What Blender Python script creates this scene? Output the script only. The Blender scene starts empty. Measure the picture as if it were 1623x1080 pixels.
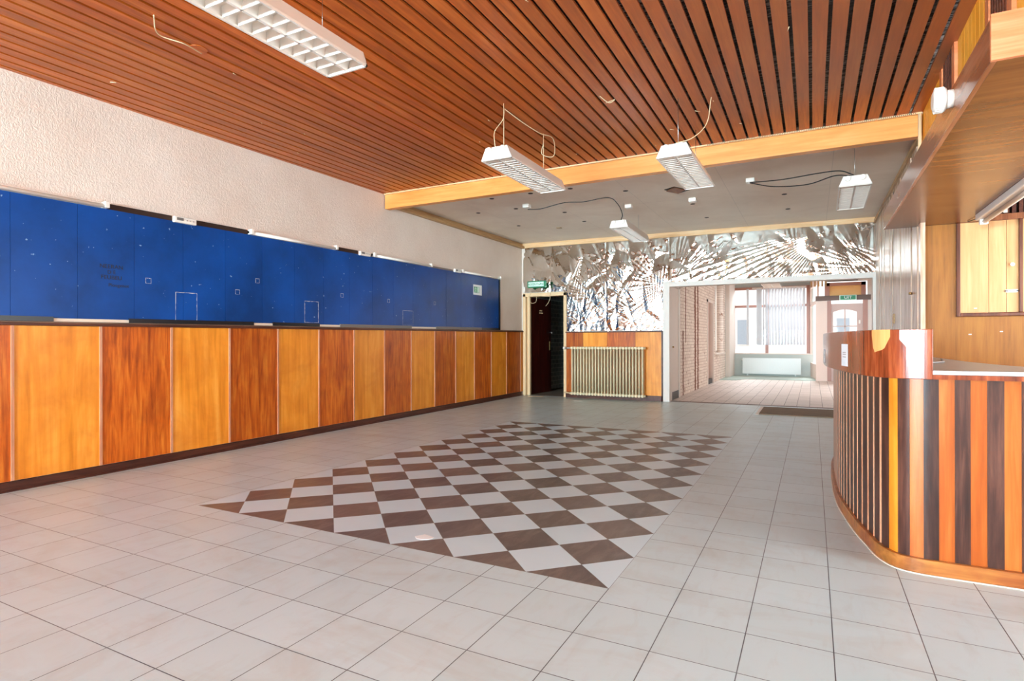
import bpy, bmesh, math, random
import numpy as np
from mathutils import Matrix, Vector, noise as mnoise
random.seed(7)
SC = bpy.context.scene
COL = SC.collection
# ------------------------------------------------------------------ camera
CAM_H = 1.1394
YAW, ROLL, FPX, CYP = 0.47994, -0.002, 915.56, 540.99
cd = bpy.data.cameras.new('camera')
cam = bpy.data.objects.new('camera', cd); COL.objects.link(cam)
cd.sensor_width = 36.0; cd.sensor_fit = 'HORIZONTAL'
cd.lens = FPX / 1623 * 36
cd.shift_y = (CYP - 540) / 1623
cd.shift_x = 0.0
cam.matrix_world = (Matrix.Translation((0, 0, CAM_H)) @ Matrix.Rotation(YAW, 4, 'Z')
                    @ Matrix.Rotation(math.radians(90), 4, 'X') @ Matrix.Rotation(ROLL, 4, 'Z'))
SC.camera = cam
# ------------------------------------------------------------------ world, lights, exposure
SC.view_settings.view_transform = 'Standard'
SC.view_settings.look = 'None'
SC.view_settings.exposure = 1.33
SC.view_settings.gamma = 1.0
SC.view_settings.use_curve_mapping = False
W = bpy.data.worlds.new('sky'); SC.world = W; W.use_nodes = True
bg = W.node_tree.nodes['Background']
bg.inputs['Color'].default_value = (0.86, 0.93, 1.0, 1); bg.inputs['Strength'].default_value = 0.8

def area(name, loc, rot, sx, sy, power, col=(1, 1, 1)):
    l = bpy.data.lights.new(name, 'AREA'); l.shape = 'RECTANGLE'; l.size = sx; l.size_y = sy
    l.energy = power; l.color = col
    o = bpy.data.objects.new(name, l); COL.objects.link(o); o.location = loc; o.rotation_euler = rot
    return o
R = math.radians
# daylight through the wide window wall behind the camera, and through the shop window at the far end
area('daylight_rear_window', (-2.9, -8.7, 1.6), (R(128), 0, 0), 4.4, 1.7, 2050, (0.66, 0.95, 1.09))
area('sky_light_front', (-1.2, 23.2, 5.2), (R(-57), 0, 0), 6.0, 3.4, 1150, (0.96, 0.98, 1.0))
area('daylight_side_window', (-2.95, 17.6, 1.75), (0, R(-90), 0), 1.9, 1.6, 25, (0.96, 0.98, 1.0))
area('bar_fill_light', (2.7, 4.2, 1.6), (0, R(98), 0), 1.6, 4.2, 85, (0.86, 0.95, 1.0))  # added fill, no window there; brightens the bar side and low ceiling
area('entry_fill_light', (1.45, 14.5, 1.6), (0, R(90), 0), 1.8, 3.2, 26, (1.0, 0.97, 0.95))  # unseen fill added to lighten the brick wall opposite
sl = bpy.data.lights.new('sun', 'SUN'); sl.energy = 0.9; sl.angle = R(1.5)
so = bpy.data.objects.new('sun', sl); COL.objects.link(so); so.rotation_euler = (R(48), 0, R(-18))

# ------------------------------------------------------------------ colour and materials
def lin(c):
    out = []
    for v in c[:3]:
        v /= 255.0
        out.append(v / 12.92 if v <= 0.04045 else ((v + 0.055) / 1.055) ** 2.4)
    return tuple(out) + (1.0,)
class NT:
    def __init__(s, name):
        s.m = bpy.data.materials.new(name); s.m.use_nodes = True
        s.t = s.m.node_tree; s.n = s.t.nodes; s.b = s.n['Principled BSDF']
    def node(s, ty, **kw):
        n = s.n.new(ty)
        for k, v in kw.items(): setattr(n, k, v)
        return n
    def link(s, a, b): s.t.links.new(a, b)
    def val(s, sock, v):
        if hasattr(v, 'node'): s.link(v, sock)
        elif isinstance(v, (tuple, list)) and len(v) == 3 and len(sock.default_value) == 4: sock.default_value = tuple(v) + (1,)
        else: sock.default_value = v
    def math(s, op, a, b=None, c=None, clamp=False):
        n = s.node('ShaderNodeMath', operation=op); n.use_clamp = clamp
        s.val(n.inputs[0], a)
        if b is not None: s.val(n.inputs[1], b)
        if c is not None: s.val(n.inputs[2], c)
        return n.outputs[0]
    def mix(s, f, a, b, blend='MIX'):
        n = s.node('ShaderNodeMix', data_type='RGBA', blend_type=blend)
        s.val(n.inputs[0], f); s.val(n.inputs[6], a); s.val(n.inputs[7], b)
        return n.outputs[2]
    def co(s, kind='Object'):
        return s.node('ShaderNodeTexCoord').outputs[kind]
    def mapv(s, v, scale=(1, 1, 1), loc=(0, 0, 0), rot=(0, 0, 0)):
        n = s.node('ShaderNodeMapping'); s.link(v, n.inputs[0])
        n.inputs['Scale'].default_value = scale; n.inputs['Location'].default_value = loc; n.inputs['Rotation'].default_value = rot
        return n.outputs[0]
    def noise(s, v, scale=5, detail=4, rough=.5, dist=0.0, out=0):
        n = s.node('ShaderNodeTexNoise'); s.link(v, n.inputs['Vector'])
        n.inputs['Scale'].default_value = scale; n.inputs['Detail'].default_value = detail
        n.inputs['Roughness'].default_value = rough; n.inputs['Distortion'].default_value = dist
        return n.outputs[out]
    def ramp(s, f, stops):
        n = s.node('ShaderNodeValToRGB'); s.link(f, n.inputs[0]); e = n.color_ramp.elements
        while len(e) < len(stops): e.new(0.5)
        for k, (p, c) in enumerate(stops):
            e[k].position = p; e[k].color = c if len(c) == 4 else tuple(c) + (1,)
        return n.outputs[0]
    def bump(s, h, strength=.3, dist=.01):
        n = s.node('ShaderNodeBump'); n.inputs['Strength'].default_value = strength; n.inputs['Distance'].default_value = dist
        s.link(h, n.inputs['Height']); s.link(n.outputs[0], s.b.inputs['Normal'])
    def tint(s):
        n = s.node('ShaderNodeAttribute'); n.attribute_name = 'tint'
        return n.outputs['Fac']
def G(v): return (v, v, v, 1)
def plain(name, col, rough=.5, metal=0.0, bump=0, bs=60, var=0.0):
    t = NT(name); t.b.inputs['Roughness'].default_value = rough; t.b.inputs['Metallic'].default_value = metal
    c = lin(col)
    if var:
        nz = t.noise(t.co(), 6, 5, .6)
        f = t.math('MULTIPLY_ADD', nz, 2 * var, 1 - var)
        t.link(t.mix(1.0, c, f, 'MULTIPLY'), t.b.inputs['Base Color'])
    else: t.b.inputs['Base Color'].default_value = c
    if bump: t.bump(t.noise(t.co(), bs, 4, .6), bump, .004)
    return t.m
def wood(name, cols, axis='Z', rough=.38, fine=60, streak=3.0, blotch=0.0, blotchcol=(90, 40, 15), tvar=.18, coat=0.0, cathedral=.8, spec=.3):
    """cols: dark, mid, light; grain runs along axis"""
    t = NT(name); co = t.co(); tn = t.tint()
    off = t.node('ShaderNodeCombineXYZ'); m = t.math('MULTIPLY', tn, 37.0)
    for k in range(3): t.link(m, off.inputs[k])
    add = t.node('ShaderNodeVectorMath', operation='ADD'); t.link(co, add.inputs[0]); t.link(off.outputs[0], add.inputs[1])
    a = 'XYZ'.index(axis); s = [1, 1, 1]; s[a] = .05
    v = t.mapv(add.outputs[0], tuple(s))
    n1 = t.noise(v, fine, 5, .6, .2)
    s2 = [1, 1, 1]; s2[a] = .12
    n2 = t.noise(t.mapv(add.outputs[0], tuple(s2)), streak * 4, 4, .55, cathedral)
    f = t.math('ADD', t.math('MULTIPLY', n1, .45), t.math('MULTIPLY', n2, .55))
    c = t.ramp(f, [(.33, lin(cols[0])), (.5, lin(cols[1])), (.67, lin(cols[2]))])
    if blotch:
        n3 = t.noise(add.outputs[0], 2.6, 5, .6, .5)
        bf = t.math('MULTIPLY', t.ramp(n3, [(.45, G(0)), (.72, G(1))]), blotch)
        c = t.mix(bf, c, lin(blotchcol))
    fac = t.math('MULTIPLY_ADD', tn, tvar * 2, 1 - tvar)
    c = t.mix(1.0, c, fac, 'MULTIPLY')
    t.link(c, t.b.inputs['Base Color'])
    t.b.inputs['Specular IOR Level'].default_value = spec
    t.b.inputs['Roughness'].default_value = rough
    if coat: t.b.inputs['Coat Weight'].default_value = coat; t.b.inputs['Coat Roughness'].default_value = .2
    t.bump(n1, .12, .002)
    return t.m

MT = {}
MT['slat'] = wood('stained_pine_slats', [(152, 64, 10), (186, 86, 18), (208, 110, 38)], 'Y', .38, 50, 2.0, .0, tvar=.12, spec=.5)
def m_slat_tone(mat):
    # left-to-right light tone painted in, browner right; fresher orange stain along the beam
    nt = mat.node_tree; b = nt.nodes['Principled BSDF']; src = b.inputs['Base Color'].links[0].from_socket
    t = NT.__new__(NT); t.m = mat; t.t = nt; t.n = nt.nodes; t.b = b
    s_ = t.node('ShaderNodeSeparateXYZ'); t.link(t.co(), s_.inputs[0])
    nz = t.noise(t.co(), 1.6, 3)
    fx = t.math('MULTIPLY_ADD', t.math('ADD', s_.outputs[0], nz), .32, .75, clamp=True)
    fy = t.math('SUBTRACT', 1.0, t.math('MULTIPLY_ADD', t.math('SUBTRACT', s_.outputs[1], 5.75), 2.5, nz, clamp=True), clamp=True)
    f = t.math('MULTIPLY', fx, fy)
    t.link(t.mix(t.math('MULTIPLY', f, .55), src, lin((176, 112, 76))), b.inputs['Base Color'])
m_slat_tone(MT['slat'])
MT['honey'] = wood('honey_plywood', [(212, 120, 26), (238, 146, 42), (250, 170, 70)], 'Z', .36, 20, 1.0, .45, (196, 96, 22), tvar=.08, cathedral=2.5)
MT['mahog'] = wood('mahogany_veneer', [(138, 54, 8), (196, 92, 18), (222, 128, 40)], 'Z', .36, 48, 4.5, .3, (96, 36, 18), tvar=.12)
MT['divider'] = wood('pale_divider', [(180, 110, 78), (206, 140, 104), (224, 164, 128)], 'Z', .4)
MT['darkrail'] = wood('dark_rail', [(58, 26, 18), (84, 42, 28), (110, 60, 40)], 'Y', .4)
MT['cap'] = wood('brown_cap', [(84, 56, 40), (110, 78, 58), (138, 104, 82)], 'Y', .4)
MT['beam'] = wood('pale_beam', [(216, 130, 60), (232, 150, 78), (242, 168, 100)], 'X', .42, 40, 1.2, .12, (226, 150, 80), tvar=.05, cathedral=2)
MT['beamtrim'] = wood('pale_trim', [(218, 164, 110), (234, 188, 138), (242, 206, 164)], 'X', .5)
MT['molding'] = wood('brown_molding', [(150, 108, 68), (182, 138, 92), (204, 164, 118)], 'Y', .5)
MT['bulk'] = wood('bulkhead_veneer', [(106, 60, 28), (128, 76, 36), (150, 94, 46)], 'X', .26, 14, .8, .4, (80, 46, 30), tvar=.05, cathedral=3, spec=.6)
MT['bulkend'] = wood('bulkhead_end', [(190, 98, 56), (208, 120, 76), (222, 144, 102)], 'X', .35, 60, 2, 0, tvar=.03)
MT['bulkface'] = wood('bulkhead_face', [(124, 68, 40), (160, 96, 62), (186, 126, 92)], 'Y', .24, 40, 2, .2, (110, 62, 38), tvar=.03, spec=.8)
MT['tan'] = wood('tan_veneer', [(106, 60, 10), (134, 80, 18), (152, 98, 30)], 'Z', .42, 40, 1.4, .3, (150, 92, 34), tvar=.05)
MT['hatch'] = wood('hatch_boards', [(178, 124, 76), (194, 144, 94), (206, 162, 114)], 'Z', .4, 40, 1.2, .0, tvar=.06)
MT['hframe'] = wood('hatch_frame', [(66, 30, 16), (92, 46, 26), (118, 66, 42)], 'Z', .32)
MT['orange'] = wood('orange_boards', [(222, 136, 28), (242, 162, 46), (250, 184, 80)], 'Z', .4, 40, 1.2, 0, tvar=.08)
MT['plank'] = wood('sheen_planks', [(150, 112, 88), (196, 160, 134), (222, 194, 174)], 'Z', .26, 40, 3, 0, tvar=.12)  # pale colour carries the sheen of light on these planks
MT['brownst'] = wood('brown_strips', [(96, 52, 28), (128, 74, 42), (156, 98, 62)], 'Z', .35)
MT['wenge'] = wood('dark_counter_boards', [(44, 26, 22), (70, 42, 34), (104, 64, 50)], 'Z', .3, 70, 4, .15, (90, 60, 50), tvar=.2)
MT['cedar'] = wood('orange_counter_boards', [(154, 66, 14), (180, 88, 26), (200, 114, 50)], 'Z', .34, 40, 1.6, .0, tvar=.16)
MT['kick'] = wood('counter_kick', [(110, 52, 24), (156, 84, 40), (190, 118, 60)], 'X', .35, 30, 4, .45, (196, 140, 60), tvar=.05)
MT['fascia'] = wood('rosewood_laminate', [(74, 28, 14), (142, 62, 32), (190, 100, 58)], 'Z', .2, 46, 5, .0, tvar=.04, coat=.3)
MT['bareply'] = wood('bare_ply', [(216, 142, 76), (232, 160, 92), (240, 176, 112)], 'Z', .5)
MT['white'] = plain('white_enamel', (232, 218, 206), .35)
MT['whitepl'] = plain('white_plastic', (242, 230, 218), .4)
MT['cream'] = plain('cream_paint', (236, 198, 152), .45)
MT['offwhite'] = plain('offwhite_paint', (230, 214, 202), .5, var=.05)
MT['paper'] = plain('paper', (240, 240, 240), .8)
MT['steel'] = plain('steel', (190, 190, 190), .3, 1.0)
MT['brass'] = plain('brass', (196, 160, 100), .3, 1.0)
MT['black'] = plain('black_plastic', (18, 18, 18), .4)
MT['blackwire'] = plain('black_cable', (24, 22, 22), .5)
MT['beigewire'] = plain('beige_cable', (222, 192, 152), .6)
MT['green'] = plain('sign_green', (24, 128, 84), .4)
MT['signpale'] = plain('sign_pale', (214, 238, 222), .4)
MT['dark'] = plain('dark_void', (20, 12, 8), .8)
MT['darkbrown'] = plain('dark_gap', (48, 24, 12), .7)
MT['concrete'] = plain('plasterboard', (206, 196, 190), .75, var=.05)
MT['hole'] = plain('hole_dark', (70, 54, 46), .8)
MT['reddoor'] = wood('dark_red_door', [(40, 10, 6), (62, 18, 12), (80, 28, 18)], 'Z', .35, 40, 3)
MT['brownpaint'] = plain('brown_window_frame', (176, 122, 104), .4)
MT['transom'] = plain('transom_orange', (246, 190, 118), .5)
MT['rail2'] = plain('header_brown', (104, 78, 66), .5)
MT['leafdoor'] = plain('entry_door_paint', (206, 172, 160), .4)
MT['column'] = plain('column_pink', (230, 204, 190), .5)
MT['sage'] = plain('sage_paint', (196, 202, 196), .6, var=.04)
MT['carpet'] = plain('sage_carpet', (176, 192, 184), .95, bump=.5, bs=200)
MT['mat'] = plain('door_mat_fibre', (132, 112, 92), .95, bump=.8, bs=150, var=.3)
MT['oldrad'] = plain('old_radiator_paint', (224, 202, 164), .45)
MT['newrad'] = plain('white_radiator_paint', (236, 238, 234), .35)
MT['veneertear'] = plain('torn_backing', (226, 218, 212), .6)
MT['tracks'] = plain('grey_strip', (120, 110, 104), .5)
MT['blackstrip'] = plain('black_strip', (22, 20, 24), .3)
MT['whitestrip'] = plain('white_strip', (226, 206, 184), .5)
MT['vane'] = plain('blind_fabric', (214, 216, 220), .8)
MT['paint_car'] = plain('white_car_paint', (240, 242, 245), .2)
MT['carglass'] = plain('car_glass', (90, 100, 110), .1)
MT['facade'] = plain('facade_render', (226, 222, 216), .8)
MT['facwin'] = plain('facade_window', (150, 156, 162), .2)
MT['street'] = plain('street_asphalt', (170, 168, 165), .9)
MT['tubelit'] = plain('lamp_tube_glass', (250, 248, 240), .4); MT['tubelit'].node_tree.nodes['Principled BSDF'].inputs['Emission Color'].default_value = (1, .97, .92, 1); MT['tubelit'].node_tree.nodes['Principled BSDF'].inputs['Emission Strength'].default_value = 0.3
MT['rubber'] = plain('rubber', (30, 30, 30), .7)

def m_wallpaper():
    t = NT('textured_wallpaper'); co = t.co()
    n = t.noise(t.mapv(co, (1, 1, .7)), 38, 3, .55, 1.6)
    big = t.noise(co, 1.1, 4, .6)
    c = t.mix(t.ramp(big, [(.35, G(0)), (.7, G(1))]), lin((232, 214, 200)), lin((222, 200, 184)))
    t.link(c, t.b.inputs['Base Color']); t.b.inputs['Roughness'].default_value = .7
    t.bump(t.ramp(n, [(.42, G(0)), (.58, G(1))]), .3, .006)
    return t.m
MT['wallpaper'] = m_wallpaper()
def m_blue():
    t = NT('blue_panel_paint'); co = t.co(); tn = t.tint()
    big = t.noise(co, 1.3, 5, .6)
    c = t.mix(t.ramp(big, [(.35, G(0)), (.65, G(1))]), lin((2, 54, 116)), lin((4, 72, 152)))
    # scuffs: small pale chips
    ch = t.noise(t.mapv(co, (1, 1, 1)), 26, 2, .5)
    sp = t.ramp(ch, [(.735, G(0)), (.75, G(1))])
    c = t.mix(t.math('MULTIPLY', sp, .75), c, lin((150, 176, 205)))
    # rectangular paler traces
    c = t.mix(1.0, c, t.math('MULTIPLY_ADD', tn, .16, .92), 'MULTIPLY')
    t.link(c, t.b.inputs['Base Color']); t.b.inputs['Roughness'].default_value = .36; t.b.inputs['Specular IOR Level'].default_value = .25
    t.bump(t.noise(co, 12, 3, .5), .05, .01)
    return t.m
MT['blue'] = m_blue()
def m_floor():
    t = NT('floor_tiles'); co = t.co(); sx = t.node('ShaderNodeSeparateXYZ'); t.link(co, sx.inputs[0])
    X, Y = sx.outputs[0], sx.outputs[1]
    CX, CYY, P = -0.8337, 2.4106, 0.3
    def grid(v, o, p):
        q = t.math('DIVIDE', t.math('SUBTRACT', v, o), p)
        fr = t.math('FRACT', q); d = t.math('MULTIPLY', t.math('MINIMUM', fr, t.math('SUBTRACT', 1.0, fr)), p)
        return d, t.math('FLOOR', q)
    dx, ix = grid(X, CX, P); dy, iy = grid(Y, CYY, P)
    d = t.math('MINIMUM', dx, dy)
    groutA = t.math('LESS_THAN', d, .0019)
    # diamond lattice
    x0, x1, y0, y1 = CX - 7 * .42426, CX, 2.559, 7.262
    py = (y1 - y0) / 11.07
    U = t.math('DIVIDE', t.math('SUBTRACT', X, CX), .42426); V = t.math('DIVIDE', t.math('SUBTRACT', Y, y0), py)
    a = t.math('ABSOLUTE', t.math('SUBTRACT', t.math('FRACT', U), .5))
    b = t.math('ABSOLUTE', t.math('SUBTRACT', t.math('FRACT', t.math('ADD', V, .5)), .5))
    ab = t.math('ADD', a, b)
    dark = t.math('LESS_THAN', ab, .5)
    groutB = t.math('LESS_THAN', t.math('ABSOLUTE', t.math('SUBTRACT', ab, .5)), .005)
    inside = t.math('MULTIPLY', t.math('MULTIPLY', t.math('GREATER_THAN', X, x0), t.math('LESS_THAN', X, x1)),
                    t.math('MULTIPLY', t.math('GREATER_THAN', Y, y0), t.math('LESS_THAN', Y, y1)))
    # left border: diamonds half cut, white halves read as plain tile
    isdark = t.math('MULTIPLY', inside, dark)
    cell = t.node('ShaderNodeCombineXYZ'); t.link(ix, cell.inputs[0]); t.link(iy, cell.inputs[1])
    wn = t.node('ShaderNodeTexWhiteNoise', noise_dimensions='3D'); t.link(cell.outputs[0], wn.inputs['Vector'])
    cellB = t.node('ShaderNodeCombineXYZ')
    t.link(t.math('FLOOR', t.math('ADD', U, V)), cellB.inputs[0]); t.link(t.math('FLOOR', t.math('SUBTRACT', U, V)), cellB.inputs[1])
    wb = t.node('ShaderNodeTexWhiteNoise', noise_dimensions='3D'); t.link(cellB.outputs[0], wb.inputs['Vector'])
    spk = t.noise(co, 420, 2, .7); dirt = t.noise(t.mapv(co, (.6, 1.4, 1), rot=(0, 0, .6)), 2.2, 6, .65, .8)
    dirt2 = t.noise(t.mapv(co, (2.4, .7, 1), rot=(0, 0, -.5)), 6, 5, .6, .6)
    base = t.mix(wn.outputs[0], lin((197, 213, 215)), lin((204, 220, 223)))
    base = t.mix(t.math('MULTIPLY', t.ramp(dirt, [(.5, G(0)), (.72, G(1))]), .35), base, lin((178, 166, 150)))
    base = t.mix(t.math('MULTIPLY', t.ramp(dirt2, [(.52, G(0)), (.75, G(1))]), .22), base, lin((170, 160, 148)))
    base = t.mix(t.math('MULTIPLY', spk, .12), base, lin((150, 150, 148)))
    dk = t.mix(wb.outputs[0], lin((92, 78, 74)), lin((116, 98, 90)))
    dk = t.mix(t.math('MULTIPLY', t.ramp(dirt2, [(.45, G(0)), (.7, G(1))]), .6), dk, lin((140, 124, 112)))
    dk = t.mix(t.math('MULTIPLY', t.ramp(spk, [(.6, G(0)), (.7, G(1))]), .25), dk, lin((190, 184, 180)))
    wh = t.mix(t.math('MULTIPLY', dirt, .2), lin((206, 224, 231)), lin((188, 192, 190)))
    col = t.mix(inside, base, wh)
    # half diamonds on the left edge keep the ordinary tile look, pattern step
    col = t.mix(isdark, col, dk)
    gr = t.math('MULTIPLY', groutA, t.math('SUBTRACT', 1.0, inside))
    gB = t.math('MULTIPLY', groutB, inside)
    gvis = t.math('MULTIPLY', gr, t.math('MULTIPLY_ADD', t.noise(co, 1.5, 2), 1.0, .5), clamp=True)
    col = t.mix(gvis, col, lin((74, 74, 80)))
    col = t.mix(t.math('MULTIPLY', gB, .55), col, lin((120, 112, 108)))
    t.link(col, t.b.inputs['Base Color'])
    rg = t.math('MULTIPLY_ADD', dirt, .25, .22)
    t.link(rg, t.b.inputs['Roughness'])
    t.bump(t.math('SUBTRACT', t.math('MULTIPLY', t.noise(co, 3, 2), .3), gr), .2, .002)
    return t.m
MT['floor'] = m_floor()
def m_floor2():
    t = NT('front_floor_tiles'); co = t.co()
    br = t.node('ShaderNodeTexBrick'); t.link(t.mapv(co, (1, 1, 1), (.1, .05, 0), (0, 0, R(90))), br.inputs['Vector'])
    br.inputs['Scale'].default_value = 1; br.inputs['Brick Width'].default_value = .2; br.inputs['Row Height'].default_value = .2
    br.inputs['Mortar Size'].default_value = .004; br.inputs['Color1'].default_value = lin((224, 210, 202)); br.inputs['Color2'].default_value = lin((212, 198, 188))
    br.inputs['Mortar'].default_value = lin((120, 100, 90))
    t.link(br.outputs[0], t.b.inputs['Base Color']); t.b.inputs['Roughness'].default_value = .5; t.b.inputs['Specular IOR Level'].default_value = .3
    return t.m
MT['floor2'] = m_floor2()
def m_brick(name, c1, c2, mort, plane='YZ', bw=.21, bh=.07, ms=.006, patch=True, rough=.8):
    t = NT(name); co = t.co(); s = t.node('ShaderNodeSeparateXYZ'); t.link(co, s.inputs[0])
    cmb = t.node('ShaderNodeCombineXYZ'); t.link(s.outputs[1 if plane == 'YZ' else 0], cmb.inputs[0]); t.link(s.outputs[2], cmb.inputs[1])
    br = t.node('ShaderNodeTexBrick'); t.link(cmb.outputs[0], br.inputs['Vector'])
    br.inputs['Scale'].default_value = 1; br.inputs['Brick Width'].default_value = bw; br.inputs['Row Height'].default_value = bh
    br.inputs['Mortar Size'].default_value = ms; br.inputs['Color1'].default_value = lin(c1); br.inputs['Color2'].default_value = lin(c2); br.inputs['Mortar'].default_value = lin(mort)
    c = br.outputs[0]
    if patch:
        n = t.noise(co, 9, 5, .7)
        c = t.mix(t.ramp(n, [(.6, G(0)), (.66, G(1))]), c, lin((150, 104, 78)))
        # stripped vertical chases
        for yc, w, z0, z1 in [(13.75, .055, -1, 4), (14.1, .05, -1, 4), (12.62, .02, 1.1, 4), (12.35, .03, -1, 1.35)]:
            dd = t.math('ABSOLUTE', t.math('SUBTRACT', s.outputs[1], yc))
            wv = t.math('MULTIPLY', t.math('ADD', t.noise(t.mapv(co, (1, 1, 2.5)), 6, 3, .7), -.10), w * 4.2)
            msk = t.math('MULTIPLY', t.math('LESS_THAN', dd, wv), t.math('MULTIPLY', t.math('GREATER_THAN', s.outputs[2], z0), t.math('LESS_THAN', s.outputs[2], z1)))
            c = t.mix(msk, c, lin((126, 74, 50)))
    t.link(c, t.b.inputs['Base Color']); t.b.inputs['Roughness'].default_value = rough
    t.bump(t.math('SUBTRACT', t.math('MULTIPLY', t.noise(co, 50, 3), .4), br.outputs[1]), .7, .006)
    return t.m
MT['brick'] = m_brick('whitewashed_brick', (240, 224, 210), (228, 208, 194), (196, 172, 156))
MT['tilewall'] = m_brick('grey_green_wall_tiles', (130, 140, 132), (148, 156, 148), (214, 216, 204), 'YZ', .2, .1, .006, False, .35)
def m_foil():
    t = NT('aluminium_foil'); t.b.inputs['Metallic'].default_value = 1.0
    t.b.inputs['Base Color'].default_value = (.74, .67, .60, 1); t.b.inputs['Roughness'].default_value = .045
    n = t.noise(t.co(), 12, 4, .6, .3); t.bump(n, .05, .006)
    return t.m
MT['foil'] = m_foil()
def m_backing():
    t = NT('wrinkled_insulation_backing'); co = t.co(); s = t.node('ShaderNodeSeparateXYZ'); t.link(co, s.inputs[0])
    n = t.noise(t.mapv(co, (1, 7, 1)), 9, 4, .6, .8); b = t.noise(co, 1.2, 3)
    rib = t.ramp(n, [(.5, G(0)), (.56, G(1))])
    m = t.math('MULTIPLY', rib, t.ramp(b, [(.35, G(0)), (.55, G(1))]))
    rt = t.math('GREATER_THAN', s.outputs[0], -1.2)
    t.link(t.mix(t.math('MULTIPLY', t.math('MULTIPLY', m, rt), .8), lin((30, 26, 24)), lin((214, 204, 200))), t.b.inputs['Base Color'])
    t.b.inputs['Roughness'].default_value = .35
    t.bump(n, .6, .02)
    return t.m
MT['backing'] = m_backing()
def m_lowceil():
    t = NT('grey_plasterboard_ceiling'); co = t.co(); s = t.node('ShaderNodeSeparateXYZ'); t.link(co, s.inputs[0])
    n = t.noise(co, 1.4, 5, .6, .4)
    c = t.mix(t.ramp(n, [(.35, G(0)), (.7, G(1))]), lin((246, 226, 206)), lin((234, 210, 188)))
    def ln(v, p, o):
        f = t.math('FRACT', t.math('DIVIDE', t.math('SUBTRACT', v, o), p)); return t.math('LESS_THAN', t.math('MULTIPLY', f, p), .004)
    l = t.math('MAXIMUM', ln(s.outputs[0], 1.2, -4.6), ln(s.outputs[1], 2.4, 8.4))
    c = t.mix(t.math('MULTIPLY', l, .35), c, lin((120, 104, 94)))
    t.link(c, t.b.inputs['Base Color']); t.b.inputs['Roughness'].default_value = .6
    return t.m
MT['lowceil'] = m_lowceil()
def m_worktop():
    t = NT('grey_laminate'); co = t.co(); n = t.noise(co, 30, 5, .7)
    t.link(t.mix(n, lin((104, 106, 110)), lin((142, 144, 146))), t.b.inputs['Base Color']); t.b.inputs['Roughness'].default_value = .3
    return t.m
MT['worktop'] = m_worktop()
def m_glass():
    t = NT('window_glass'); t.n.remove(t.b)
    tr = t.node('ShaderNodeBsdfTransparent'); gl = t.node('ShaderNodeBsdfGlossy'); gl.inputs['Roughness'].default_value = .02
    fr = t.node('ShaderNodeFresnel'); fr.inputs[0].default_value = 1.45
    mx = t.node('ShaderNodeMixShader'); t.link(fr.outputs[0], mx.inputs[0]); t.link(tr.outputs[0], mx.inputs[1]); t.link(gl.outputs[0], mx.inputs[2])
    t.link(mx.outputs[0], t.n['Material Output'].inputs[0])
    return t.m
MT['glass'] = m_glass()

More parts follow.
